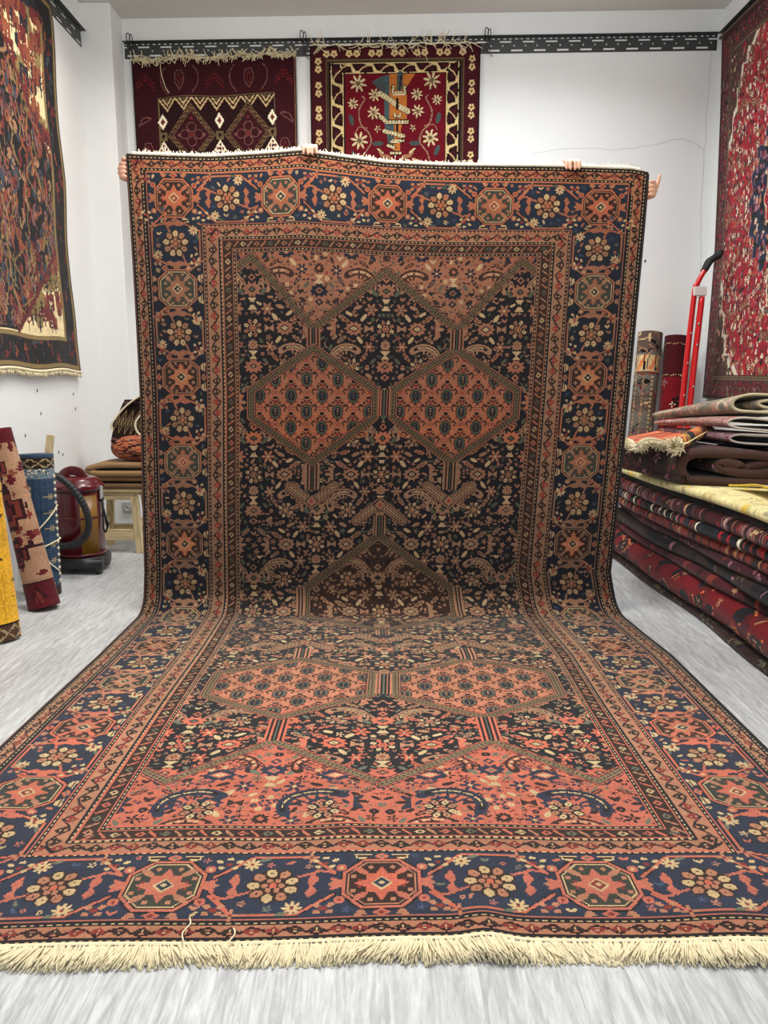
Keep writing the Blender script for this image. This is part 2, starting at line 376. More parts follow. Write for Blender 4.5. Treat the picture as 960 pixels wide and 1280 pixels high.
def border_rosette(l, x, h, p, k):
    f = p/2
    for pts in ([(x-f+11, h*.42), (x-8, h*.06), (x+6, h*.06), (x+f-11, h*.34)], [(x-f+11, h*.62), (x-6, h*.95), (x+8, h*.95), (x+f-11, h*.66)]):
        l.line(pts, 1.5, 'K'); l.line(pts, .8, 'S')
    l.line([(x-8, h*.06), (x-14, h*.34), (x-10, h*.30)], .7, 'O'); l.line([(x+8, h*.95), (x+14, h*.68), (x+10, h*.72)], .7, 'S')
    star(l, x-8, h*.07, 2.1, 4, 'T', 'R'); star(l, x+8, h*.94, 2.1, 4, 'T', 'R')
    l.line([(x-11, h*.30), (x-4, h*.42)], .8, 'S'); l.line([(x+11, h*.72), (x+4, h*.6)], .8, 'S')
    rosette(l, x, h*.5, 6.0, 9, 'T', 'C', 'B', 'O')
    star(l, x+5.2, h*.16, 2.3, 8, 'C', 'R'); star(l, x-6.0, h*.84, 2.3, 8, 'C', 'R')
    for s in (-1, 1):
        l.poly([(x+s*8.6, h*.30), (x+s*10.4, h*.40), (x+s*9.2, h*.48), (x+s*10.6, h*.58), (x+s*8.8, h*.70), (x+s*7.8, h*.56), (x+s*8.6, h*.46), (x+s*7.6, h*.38)], 'S')
        lozenge(l, x+s*14, h*.5, 1.5, 1.4, 'T', 'S')
        l.ell(x+s*15.5, h*.28, 1.5, .7, 'L', s*.6); l.ell(x-s*3, h*(.5+s*.42), 1.4, .6, 'G', .3)
BAND_A = (0, 0.5, 2.2, 6.2, 8.5, 34.0, 36.0, 41.5, 43.5, 48.0, 50.0)      # sides
BAND_B = (0, 0.8, 2.2, 6.0, 7.6, 31.0, 32.6, 36.8, 38.4, 42.0, 44.0)      # ends
def band(l, pts, sp='S'):
    l.line(pts, 4.6, 'K'); l.line(pts, 3.9, sp); l.line(pts, 3.0, 'K'); l.line(pts, 2.2, 'V'); l.line(pts, .8, 'B', dash=1.6)
def bars(l, x, y0, y1):
    for i, c in enumerate('SKSKGKSKS'):
        xx = x+(i-4)*.72; l.rect(xx-.36, y0, xx+.36, y1, c)
def chevron(l, x, y, d, w, thick=4.6):
    """arrow with its apex at (x, y) pointing along d (+1 down)"""
    P = [(x-w, y-d*w*.95), (x, y-d*2.4), (x+w, y-d*w*.95)]
    for tw, c in ((thick+1.2, 'K'), (thick+.4, 'S'), (thick-.8, 'K'), (thick-1.5, 'T'), (1.4, 'B'), (.5, 'C')):
        l.line(P, tw, c)
    lozenge(l, x, y-d*3.4, 2.7, 2.7, 'S', 'R', 'K')
def boteh_field(l):
    for r, y in enumerate(np.arange(80, 380, 7.8)):
        for x in np.arange(13.0+(r % 2)*7.8, 240, 15.6):
            l.at(x, y)
            l.ell(0, 0, 3.0, 3.9, 'B'); l.ell(0, 0, 2.5, 3.3, 'G'); l.ell(0, 0, 1.8, 2.6, 'K'); l.line([(0, -1.8), (0, 1.8)], .7, 'T', dash=1.3); l.line([(-.9, -1.2), (-.9, 1.2)], .4, 'L', dash=1.2); l.line([(.9, -1.2), (.9, 1.2)], .4, 'L', dash=1.2)
            l.poly([(-1.2, -4.6), (0, -3.6), (1.2, -4.6), (0, -5.6)], 'R')
            for s in (-1, 1):
                l.line([(s*3.6, -3.4), (s*5.2, -2.4), (s*4.4, -.6)], .7, 'B')
                l.disc(s*8.8, -1.6, .9, 'R'); l.disc(s*7.4, 1.0, .75, 'K'); l.disc(s*8.8, -1.6, .3, 'C')
                l.line([(s*6.0, 2.0), (s*8.8, 3.2)], .6, 'B'); l.disc(s*5.6, 3.4, .8, 'B'); l.line([(s*3.4, 4.4), (s*4.6, 5.2), (s*5.4, 4.6)], .6, 'K'); l.ell(s*7.8, -3.8, 1.1, .5, 'B', s*.7); l.disc(s*5.4, -4.6, .6, 'R')
    l.at()
def great_carpet():
    rng = np.random.default_rng(11); A, B_ = BAND_A, BAND_B
    mk = lambda bg: Loom(RW, RL, RK, bg)
    l = mk('B'); cx = RW/2
    # --- the ground: herati on black, the same on salmon, botehs, brown medallion
    dark = mk('K'); salm = mk('S'); bot = mk('S'); med = mk('B')
    for d, f in ((dark, ('S', 'T', 'C', 'G', 'K')), (salm, ('N', 'B', 'C', 'G', 'S')), (med, ('T', 'S', 'C', 'K', 'B'))):
        for j in range(-1, 8):
            for i in range(-3, 4):
                herati(d, cx+i*32.5, 79+(j*71 if i % 2 == 0 else j*71+35.5), f)
    sprinkle(dark, (50, 40, cx, 415), 'K', 'STCSG', rng, 9000, 1.7, cx)
    sprinkle(dark, (50, 40, cx, 415), 'K', 'STTG', rng, 9000, 1.1, cx)
    sprinkle(salm, (50, 40, cx, 415), 'S', 'KKBN', rng, 7000, 2.5, cx)
    sprinkle(salm, (50, 40, cx, 415), 'S', 'BKGCNN', rng, 9000, 1.9, cx)
    sprinkle(salm, (50, 40, cx, 415), 'S', 'BKRGN', rng, 12000, 1.1, cx); sprinkle(salm, (50, 40, cx, 415), 'S', 'BKK', rng, 9000, .8, cx)
    sprinkle(med, (80, 170, cx, 260), 'B', 'SKTK', rng, 7000, 1.4, cx); sprinkle(med, (80, 170, cx, 260), 'B', 'KTS', rng, 5000, .9, cx)
    boteh_field(bot)
    # spandrel rows at the near end: sickle leaves, rosettes, stems
    for s in (-1, 1):
        salm.at()
        for dx in (18, 52):
            sickle(salm, cx+s*dx, 400, 9.5, s, 'N', 'K', 'C'); rosette(salm, cx+s*(dx-2), 402, 4.6, 8, 'T', 'C', 'K', 'O')
            eyeflower(salm, cx+s*(dx-4), 383, 5.4, 3.6, 'N', 'S', 'C')
    # --- composition of the field
    l.poly([(A[10], B_[10]), (RW-A[10], B_[10]), (RW-A[10], RL-B_[10]), (A[10], RL-B_[10])], None, dark)
    LX = 35.4
    def region(pts, src): l.poly(pts, None, src)
    F0, F1, T0, T1 = A[10], RW-A[10], B_[10], RL-B_[10]
    tl = [(F0, 51), (F0+7, 46), (cx-LX, 79), (cx, 52)]
    region([(F0, T0), (F0, 51), (F0+7, 46), (cx-LX, 79), (cx, 51), (cx+LX, 79), (F1-7, 46), (F1, 51), (F1, T0)], salm)
    region([(F0, T1), (F0, 379), (F0+9, 386), (cx-LX, 361), (cx, 388), (cx+LX, 361), (F1-9, 386), (F1, 379), (F1, T1)], salm)
    hexes = []
    for s in (-1, 1):
        x = cx+s*LX
        hexes.append([(x, 88.5), (x+31, 108.5), (x+31, 121.5), (x, 144), (x-31, 121.5), (x-31, 108.5)])
        hexes.append([(x, 285), (x+31, 301), (x+31, 323), (x, 343), (x-31, 323), (x-31, 301)])
    for h in hexes: region(h, bot)
    M = [(cx, 181), (cx+38, 208.6), (cx+38, 224), (cx, 246), (cx-38, 224), (cx-38, 208.6)]
    region(M, med)
    # lines
    for s in (-1, 1):
        x = cx+s*LX; e = F0 if s < 0 else F1
        band(l, [(e, 51), (e-s*7, 46), (x, 79.5), (cx, 51.5)]); band(l, [(e, 379), (e-s*9, 386), (x, 361), (cx, 388)])
        for h in hexes: band(l, h+h[:1])
        bars(l, x, 79, 89); bars(l, x, 343, 361); bars(l, x, 144, 158); bars(l, x, 271, 285)
        chevron(l, x, 167, 1, 11.5); chevron(l, x, 260.5, -1, 11.5)
        l.line([(x-3.4, 144), (x-3.4, 157)], .7, 'T'); l.line([(x+3.4, 144), (x+3.4, 157)], .7, 'T')
    bars(l, cx, 108, 121); bars(l, cx, 302, 322)
    band(l, M+M[:1], 'T'); bars(l, cx, 171, 181); bars(l, cx, 246, 253); chevron(l, cx, 162, -1, 12.0); chevron(l, cx, 265, 1, 12.0)
    for y0, y1 in ((208, 224),):
        for s in (-1, 1):
            for i, c in enumerate('SKTKS'): l.rect(cx+s*(39+i*.9)-.45, y0, cx+s*(39+i*.9)+.45, y1, c)
    # --- borders, from the edge inwards
    fld = l.a.copy()
    frame(l, 0, 0, 'B'); frame(l, A[1], B_[1], 'K'); frame(l, A[2], B_[2], 'T'); frame(l, A[3], B_[3], 'K'); frame(l, A[4], B_[4], 'N')
    frame(l, A[5], B_[5], 'S'); frame(l, A[6], B_[6], 'T'); frame(l, A[7], B_[7], 'S'); frame(l, A[8], B_[8], 'B'); frame(l, A[9], B_[9], 'S')
    i0, i1, j0, j1 = [int(v/RK) for v in (T0, T1, F0, F1)]
    l.a[i0:i1, j0:j1] = fld[i0:i1, j0:j1]
    vine_border(l, A[2], B_[2], A[3]-A[2], B_[3]-B_[2], 'T', 'D', 'R', 'B', 19)
    vine_border(l, A[6], B_[6], A[7]-A[6], B_[7]-B_[6], 'T', 'K', 'R', 'B', 20)
    diamond_border(l, A[8], B_[8], A[9]-A[8], B_[9]-B_[8], 6.6)
    for a, b in (((A[1]+A[2])/2, (B_[1]+B_[2])/2), (A[3]+.9, B_[3]+.7), (A[5]+1, B_[5]+.8), (A[7]+1, B_[7]+.8), (A[9]+1, B_[9]+1)): beads_rect(l, a, b)
    for a, b in ((A[4]+.2, B_[4]+.1), (A[6]-.2, B_[6]-.2), (A[8]-.2, B_[8]-.2)):
        l.line([(a, b), (RW-a, b), (RW-a, RL-b), (a, RL-b), (a, b)], .6, 'S')
    ha, hb = A[5]-A[4], B_[5]-B_[4]
    e0 = A[4]+ha/2; n = 4; p = (RW-2*e0)/n
    for t in ((0, B_[4], 1, 1, False), (0, RL-B_[4], 1, -1, False)):
        l.t = t
        for k in range(n): border_rosette(l, e0+(k+.5)*p, hb, p, k)
        for k in range(n+1): border_octagon(l, e0+k*p, hb, ('B', 'F')[k % 2], k)
    f0 = B_[4]+hb/2; n = 10; p = (RL-2*f0)/n
    for t in ((A[4], 0, 1, 1, True), (RW-A[4], 0, -1, 1, True)):
        l.t = t
        for k in range(n): border_rosette(l, f0+(k+.5)*p, ha, p, k)
        for k in range(1, n): border_octagon(l, f0+k*p, ha, ('B', 'F')[k % 2], k)
    l.at()
    for box in ((A[4], B_[4], RW-A[4], B_[5]), (A[4], RL-B_[5], RW-A[4], RL-B_[4]), (A[4], 30, A[5], RL-30), (RW-A[5], 30, RW-A[4], RL-30)):
        sprinkle(l, box, 'N', 'LGTSC', rng, 2600, 1.3)
    return l
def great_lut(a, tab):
    """abrash down the length; shade on the hanging half and fold sheen painted in"""
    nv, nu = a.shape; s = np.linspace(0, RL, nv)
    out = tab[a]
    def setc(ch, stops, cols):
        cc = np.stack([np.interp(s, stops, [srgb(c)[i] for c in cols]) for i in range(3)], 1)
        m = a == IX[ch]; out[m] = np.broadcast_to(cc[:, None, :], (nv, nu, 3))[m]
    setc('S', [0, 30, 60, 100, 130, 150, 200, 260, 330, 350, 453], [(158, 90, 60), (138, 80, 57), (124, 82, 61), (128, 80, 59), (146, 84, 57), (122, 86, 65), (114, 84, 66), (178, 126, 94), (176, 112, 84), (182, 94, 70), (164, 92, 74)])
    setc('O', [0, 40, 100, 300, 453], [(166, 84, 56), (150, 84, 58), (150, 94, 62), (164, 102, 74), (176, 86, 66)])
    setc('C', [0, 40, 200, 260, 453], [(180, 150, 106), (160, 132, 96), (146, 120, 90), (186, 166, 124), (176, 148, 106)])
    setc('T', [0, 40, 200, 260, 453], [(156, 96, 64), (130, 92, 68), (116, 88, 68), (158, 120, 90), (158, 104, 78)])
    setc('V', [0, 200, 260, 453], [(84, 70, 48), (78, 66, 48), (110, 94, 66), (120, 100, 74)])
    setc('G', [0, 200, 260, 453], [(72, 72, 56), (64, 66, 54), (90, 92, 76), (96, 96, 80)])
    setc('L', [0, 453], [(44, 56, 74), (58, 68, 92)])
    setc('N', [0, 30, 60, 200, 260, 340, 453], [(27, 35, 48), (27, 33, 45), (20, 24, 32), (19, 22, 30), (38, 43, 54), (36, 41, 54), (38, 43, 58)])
    setc('K', [0, 200, 235, 290, 330, 453], [(22, 18, 20), (17, 15, 20), (46, 41, 41), (40, 37, 38), (22, 20, 23), (26, 22, 25)])  # black paler past the fold: grazing sheen painted into the knots
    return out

# ------------------------------------------------------------------ cloth makers
def cloth(name, l, pos, parent, material, thick=0.009, cols=None, back=(0.55, 0.5, 0.45), rim=None):
    """a woven sheet: one face per knot in front, a coarser back, closed round the rim; pos(U, V in 0..1) -> (..., 3)"""
    c = l.colours() if cols is None else cols
    nv, nu = l.nv, l.nu
    U, V = np.meshgrid(np.linspace(0, 1, nu+1), np.linspace(0, 1, nv+1)); P = pos(U, V)
    I = np.arange((nu+1)*(nv+1)).reshape(nv+1, nu+1)
    F = [np.stack([I[:-1, :-1], I[1:, :-1], I[1:, 1:], I[:-1, 1:]], -1).reshape(-1, 4)]; Cc = [c.reshape(-1, 3)]
    N = np.cross(np.gradient(P, axis=0), np.gradient(P, axis=1)); N /= np.linalg.norm(N, axis=2)[..., None]+1e-12
    B = P-N*thick; vs = [P.reshape(-1, 3)]; n = len(vs[0])
    st = max(1, nu//150), max(1, nv//200)
    ju = np.unique(np.r_[np.arange(0, nu, st[0]), nu]); jv = np.unique(np.r_[np.arange(0, nv, st[1]), nv])
    Bk = B[np.ix_(jv, ju)]; J = np.arange(Bk.shape[0]*Bk.shape[1]).reshape(Bk.shape[:2])+n; vs.append(Bk.reshape(-1, 3)); n += Bk.shape[0]*Bk.shape[1]
    f = np.stack([J[:-1, :-1], J[:-1, 1:], J[1:, 1:], J[1:, :-1]], -1).reshape(-1, 4); F.append(f)
    cb = c[np.ix_(np.minimum(jv[:-1], nv-1), np.minimum(ju[:-1], nu-1))].reshape(-1, 3)*np.array(back); Cc.append(cb)
    for idx, cc in ((I[0, :], c[0]), (I[-1, ::-1], c[-1][::-1]), (I[::-1, 0], c[::-1, 0]), (I[:, -1], c[:, -1])):
        bb = B.reshape(-1, 3)[idx]; k = np.arange(len(idx))+n; vs.append(bb); n += len(idx)
        F.append(np.stack([idx[:-1], idx[1:], k[1:], k[:-1]], -1)); Cc.append(cc*0.8 if rim is None else np.tile(srgb(rim), (len(cc), 1)))
    return obj(name, np.vstack(vs), np.vstack(F), material, parent, True, np.vstack(Cc))

def ribbon(name, prof, thick, O, pdir, edir, L, l, parent, material, nl=None, edge=(200, 186, 150), inner=None, deform=None, up=(0, 0, 1), edge2=None):
    """a carpet folded or rolled: the profile (p, z) drawn along edir; its outer face carries the loom's pattern"""
    Q = np.array(prof, float); seg = np.r_[0, np.cumsum(np.linalg.norm(np.diff(Q, axis=0), axis=1))]
    n = max(12, int(seg[-1]/(l.k/100))); s = np.linspace(0, seg[-1], n+1)
    Q = np.stack([np.interp(s, seg, Q[:, i]) for i in (0, 1)], 1)
    T = np.gradient(Q, axis=0); T /= np.linalg.norm(T, axis=1)[:, None]+1e-9; Nn = np.stack([-T[:, 1], T[:, 0]], 1)
    nl = nl or max(4, int(L/(l.k/100))); y = np.linspace(0, L, nl+1)
    pd, ed, ud = [np.array(v, float)/np.linalg.norm(v) for v in (pdir, edir, up)]
    def grid(q): return np.array(O, float)+q[:, None, 0:1]*pd+q[:, None, 1:2]*ud+y[None, :, None]*ed
    A, Bq = grid(Q-Nn*thick/2), grid(Q+Nn*thick/2)
    if deform: A, Bq = deform(A), deform(Bq)
    m = (n+1)*(nl+1); I = np.arange(m).reshape(n+1, nl+1); J = I+m
    q4 = lambda a, b, c, d: np.stack([a, b, c, d], -1).reshape(-1, 4)
    F = [q4(I[:-1, :-1], I[:-1, 1:], I[1:, 1:], I[1:, :-1]), q4(J[:-1, :-1], J[1:, :-1], J[1:, 1:], J[:-1, 1:]),
         q4(I[:-1, 0], I[1:, 0], J[1:, 0], J[:-1, 0]), q4(I[1:, -1], I[:-1, -1], J[:-1, -1], J[1:, -1]),
         q4(I[0, 1:], I[0, :-1], J[0, :-1], J[0, 1:]), q4(I[-1, :-1], I[-1, 1:], J[-1, 1:], J[-1, :-1])]
    c = l.colours()
    ii = np.minimum((np.arange(n)+.5)/n*l.W/l.k, l.nu-1).astype(int); jj = np.minimum((np.arange(nl)+.5)/nl*l.nv, l.nv-1).astype(int)
    co = c[np.ix_(jj, ii)].transpose(1, 0, 2).reshape(-1, 3)
    ci = co*0.6 if inner is None else np.broadcast_to(srgb(inner), co.shape)*np.random.default_rng(1).uniform(.85, 1.1, (len(co), 1))
    ce = srgb(edge); c2 = srgb(edge2) if edge2 else ce
    cols = np.vstack([co, ci, np.tile(ce, (n, 1)), np.tile(ce, (n, 1)), np.tile(c2, (nl, 1)), np.tile(c2, (nl, 1))])
    return obj(name, np.vstack([A.reshape(-1, 3), Bq.reshape(-1, 3)]), np.ascontiguousarray(np.vstack(F)[:, ::-1]), material, parent, True, cols)

def spiral(r, t, turns):
    a = np.linspace(0, 2*math.pi*turns, int(30*turns)); rr = r-t/2-a/(2*math.pi)*t*1.08
    return np.stack([rr*np.cos(a), -rr*np.sin(a)], 1)[::-1]

def strands(name, roots, dirs, length, r, parent, material, rng, curl=0.4, seg=4, floor=None):
    """a fringe of yarn"""
    mb = MB()
    for p, d in zip(roots, dirs):
        p = np.array(p, float); d = np.array(d, float); d /= np.linalg.norm(d); Ln = length*rng.uniform(.75, 1.15)
        side = rng.normal(0, 1, 3); side -= d*np.dot(side, d); path = []
        for k in range(seg+1):
            t = k/seg; q = p+d*Ln*t+side*curl*Ln*.35*t*t
            if floor is not None: q[2] = max(q[2], floor+r*.6)
            path.append(q)
        mb.tube(path, np.linspace(r, r*.6, seg+1), 4)
    return mb.build(name, material, parent, True)

WOOL = woven('wool_pile', sheen=0.16); WOOL2 = woven('wool_pile_soft', sheen=0.10, bscale=180)
YARN = mat('cotton_fringe', (226, 212, 176), 0.9, noise=0.15, nscale=40)
YARN_W = mat('cotton_fringe_white', (232, 222, 198), 0.9, noise=0.12, nscale=40)

# ------------------------------------------------------------------ the room
def floor_material():
    m = bpy.data.materials.new('pale_laminate'); m.use_nodes = True; nt = m.node_tree; b = nt.nodes['Principled BSDF']; L = nt.links.new
    tc = nt.nodes.new('ShaderNodeTexCoord'); mp = nt.nodes.new('ShaderNodeMapping'); mp.inputs['Rotation'].default_value = (0, 0, math.pi/2)
    L(tc.outputs['Object'], mp.inputs['Vector'])
    br = nt.nodes.new('ShaderNodeTexBrick'); br.offset = 0.37; br.inputs['Scale'].default_value = 1.0
    br.inputs['Brick Width'].default_value = 2.4; br.inputs['Row Height'].default_value = 0.192; br.inputs['Mortar Size'].default_value = 0.0012
    br.inputs['Color1'].default_value = (0.92, 0.92, 0.92, 1); br.inputs['Color2'].default_value = (1.06, 1.06, 1.06, 1); br.inputs['Mortar'].default_value = (0.84, 0.84, 0.84, 1)
    L(mp.outputs['Vector'], br.inputs['Vector'])
    def grain(sx, sy, det, dist):
        q = nt.nodes.new('ShaderNodeMapping'); q.inputs['Scale'].default_value = (sx, sy, 1); L(tc.outputs['Object'], q.inputs['Vector'])
        ad = nt.nodes.new('ShaderNodeVectorMath'); ad.operation = 'MULTIPLY_ADD'; ad.inputs[1].default_value = (9, 9, 9); L(br.outputs['Color'], ad.inputs[0]); L(q.outputs['Vector'], ad.inputs[2])
        n = nt.nodes.new('ShaderNodeTexNoise'); n.inputs['Scale'].default_value = 1; n.inputs['Detail'].default_value = det; n.inputs['Distortion'].default_value = dist
        L(ad.outputs['Vector'], n.inputs['Vector']); return n
    g1, g2 = grain(44, 4.6, 9, 1.6), grain(170, 22, 8, 1.0)
    r1 = nt.nodes.new('ShaderNodeValToRGB'); e = r1.color_ramp.elements
    e[0].position = 0.34; e[0].color = lin(166, 166, 166); e[1].position = 0.62; e[1].color = lin(199, 200, 201)
    L(g1.outputs['Fac'], r1.inputs['Fac'])
    r2 = nt.nodes.new('ShaderNodeMapRange'); r2.inputs['From Min'].default_value = 0.3; r2.inputs['From Max'].default_value = 0.7; r2.inputs['To Min'].default_value = 0.84; r2.inputs['To Max'].default_value = 1.07; L(g2.outputs['Fac'], r2.inputs['Value'])
    def mul(a, bb):
        x = nt.nodes.new('ShaderNodeMix'); x.data_type = 'RGBA'; x.blend_type = 'MULTIPLY'; x.inputs['Factor'].default_value = 1; L(a, x.inputs['A']); L(bb, x.inputs['B']); return x.outputs['Result']
    L(mul(mul(r1.outputs['Color'], r2.outputs['Result']), br.outputs['Color']), b.inputs['Base Color'])
    bp = nt.nodes.new('ShaderNodeBump'); bp.inputs['Strength'].default_value = 0.12; bp.inputs['Distance'].default_value = 0.004
    L(g2.outputs['Fac'], bp.inputs['Height']); L(bp.outputs['Normal'], b.inputs['Normal'])
    b.inputs['Roughness'].default_value = 0.46; b.inputs['Specular IOR Level'].default_value = 0.4
    return m
PLASTER = mat('white_plaster', (230, 231, 230), 0.85, noise=0.03, nscale=3, bump=0.25, bscale=14)
CEILM = mat('ceiling_paint', (212, 208, 202), 0.9, noise=0.02, nscale=4)
XL, XR, ZC, YF = -2.12, 2.41, 3.77, -1.2
def back_y(x): return 6.10-(x+1.9)*0.15/4.31
structure(MB().box(((XL+XR)/2, 2.6, -0.05), (XR-XL+.8, 7.8, 0.1)).build('floor', floor_material()))
structure(MB().box(((XL+XR)/2, 2.6, ZC+0.05), (XR-XL+.8, 7.8, 0.1)).build('ceiling', CEILM))
structure(MB().box((XL-0.05, 2.5, ZC/2), (0.1, 7.6, ZC)).build('wall_left', PLASTER))
structure(MB().box((XR+0.05, 2.5, ZC/2), (0.1, 7.6, ZC)).build('wall_right', PLASTER))
ang = math.atan2(-0.15, 4.31); A3 = [(math.cos(ang), math.sin(ang), 0), (-math.sin(ang), math.cos(ang), 0), (0, 0, 1)]
wb = structure(MB().box((0.145-math.sin(ang)*.05, back_y(0.145)+.05, ZC/2), (4.75, 0.1, ZC), A3).build('wall_back', PLASTER))
structure(MB().box((-2.02, 6.05, ZC/2), (0.228, 0.40, ZC)).build('wall_pier', PLASTER, None, False, 0.006))

def perforated(name, p, q, z0, z1, nrm, label):
    """black slotted angle iron from p to q: face with real slots, and a flange on top"""
    p = np.array(p, float); q = np.array(q, float); L = np.linalg.norm(q-p); t = (q-p)/L; n = np.array(nrm, float)
    h = z1-z0; T = thing(name, tuple((p+q)/2+np.array((0, 0, z0))), label, 'metal rail')
    per = 0.162; m = int(L/per); per = L/m; xs = [0.0]
    cells = []                                   # x breakpoints in one period and the rows of slots
    bx = [0, .03, .12, .22, .28, .40, .46, .5, .53, .62, .72, .78, .90, .96, 1.0]
    bz = [0, .13, .25, .44, .53, .68, .78, .88, .95, 1.0]
    def hole(i, j):
        c = (bx[i]+bx[i+1])/2
        if j == 1: return .12 < c < .22 or .22 < c < .62
        if j == 5: return c > .62 or c < .12
        if j == 7: return (.03 < c < .12) or (.28 < c < .40) or (.53 < c < .62) or (.78 < c < .90)
        if j == 3: return (.22 < c < .28) or (.72 < c < .78)
        return False
    hb = (lambda i, j: hole(i, j) and not (j == 1 and bx[i] < .12))
    V = []; F = []; ids = {}
    def vid(k, i, j, b):
        if i == len(bx)-1: k, i = k+1, 0
        key = (k, i, j, b)
        if key not in ids:
            ids[key] = len(V); V.append(p+t*(k+bx[i])*per+np.array((0, 0, z0+bz[j]*h))+n*(.0028 if b else .0008))
        return ids[key]
    for k in range(m):
        for i in range(len(bx)-1):
            for j in range(len(bz)-1):
                if hb(i, j): continue
                F.append([vid(k, i, j, 1), vid(k, i+1, j, 1), vid(k, i+1, j+1, 1), vid(k, i, j+1, 1)])
                F.append([vid(k, i, j, 0), vid(k, i, j+1, 0), vid(k, i+1, j+1, 0), vid(k, i+1, j, 0)])
                for di, dj, a, b2 in ((-1, 0, (0, 0), (0, 1)), (1, 0, (1, 1), (1, 0)), (0, -1, (1, 0), (0, 0)), (0, 1, (0, 1), (1, 1))):
                    ni, nj = (i+di) % (len(bx)-1), j+dj
                    if nj < 0 or nj > len(bz)-2 or hb(ni, nj):
                        F.append([vid(k, i+a[0], j+a[1], 1), vid(k, i+a[0], j+a[1], 0), vid(k, i+b2[0], j+b2[1], 0), vid(k, i+b2[0], j+b2[1], 1)])
    bl = mat('black_painted_steel', (54, 56, 56), 0.45, noise=0.1, nscale=20)
    obj('slotted_face', V, F, bl, T)
    mb = MB(); c = (p+q)/2+n*.02+np.array((0, 0, z1+.0015)); mb.box(c, (L, .042, .003), [t, n, (0, 0, 1)]); mb.build('flange', bl, T)
    return T
RZ0, RZ1 = 3.50, 3.605
perforated('slotted_rail', (-1.895, back_y(-1.895), 0), (2.37, back_y(2.37), 0), RZ0, RZ1, (math.sin(ang), -math.cos(ang), 0), 'long black slotted steel rail on the back wall above two hanging carpets')
perforated('slotted_rail', (XL, 5.86, 0), (XL, 2.6, 0), RZ0-.02, RZ1-.02, (1, 0, 0), 'black slotted steel rail high on the left wall by the pier')
perforated('slotted_rail', (XR, 2.6, 0), (XR, 5.94, 0), RZ0, RZ1, (-1, 0, 0), 'black slotted steel rail high on the right wall above the red carpet')

# marks on the plaster: hairline cracks and old nail holes
CRK = mat('crack_line', (150, 146, 140), 0.9); HOLE = mat('nail_hole', (40, 36, 34), 0.9)
def crack(pts, r=0.0011):
    mb = MB(); rr = random.Random(4); path = []
    for a, b in zip(pts[:-1], pts[1:]):
        for t in np.linspace(0, 1, 6)[:-1]: path.append((a[0]+(b[0]-a[0])*t+rr.uniform(-.006, .006), 0, a[1]+(b[1]-a[1])*t+rr.uniform(-.006, .006)))
    path.append((pts[-1][0], 0, pts[-1][1]))
    mb.tube([(x, back_y(x)-.0003, z) for x, _, z in path], r, 4); o = mb.build('crack', CRK, wb); return o
crack([(1.98, 2.88), (2.18, 2.92), (2.33, 2.84), (2.335, 2.4), (2.36, 2.0), (2.37, 1.5)])
crack([(1.1, 2.83), (1.4, 2.86), (1.7, 2.84), (2.0, 2.88)], .0008); crack([(2.34, 3.5), (2.33, 3.1), (2.335, 2.84)], .0008)
def nail_hole(par, c, ax):
    mb = MB(); mb.lathe([(0.0001, 0), (.006, 0), (.007, .0012), (.0001, .0012)], (0, 0, 0), 8, 'x' if ax == 'x' else 'y')
    v = [(p[0]+c[0], p[1]+c[1], p[2]*1.7+c[2]) for p in mb.v]; obj('nail_hole', v, mb.f, HOLE, par)
wl = bpy.data.objects['wall_left']
for y, z in ((4.75, 1.12), (4.78, .98), (5.30, 1.09), (5.32, .99), (4.55, .86), (5.0, .72), (5.06, .70)): nail_hole(wl, (XL, y, z), 'x')
nail_hole(wb, (1.70, back_y(1.70)-.001, 2.22), 'y'); nail_hole(wb, (1.95, back_y(1.95)-.001, 2.06), 'y')

# ------------------------------------------------------------------ the great carpet, held up at the far end and lying on the floor
gc = thing('carpet', (0, 3.8, 0), 'large worn navy and salmon medallion carpet held upright, its near half lying on the floor', 'carpet')
S_TOP = [(0, 0), (2.21, 0)]
def gc_edges(s):
    xl = np.interp(s, [0, .6, 1.1, 2.0, 2.25, 2.8, 3.3, 4.53], [-1.198, -1.192, -1.191, -1.216, -1.236, -1.230, -1.240, -1.243])
    xr = np.interp(s, [0, .6, 1.1, 2.0, 2.25, 2.8, 3.3, 4.53], [1.238, 1.215, 1.195, 1.150, 1.205, 1.238, 1.232, 1.232])
    return xl, xr
TOPX = [-1.25, -1.19, -.81, -.52, -.385, -.30, -.18, 0, .29, .58, .87, 1.16, 1.24]
TOPZ = [-.002, 0, -.008, .004, .014, 0, -.015, -.035, -.046, -.053, -.057, -.062, -.078]
R_F = 0.10
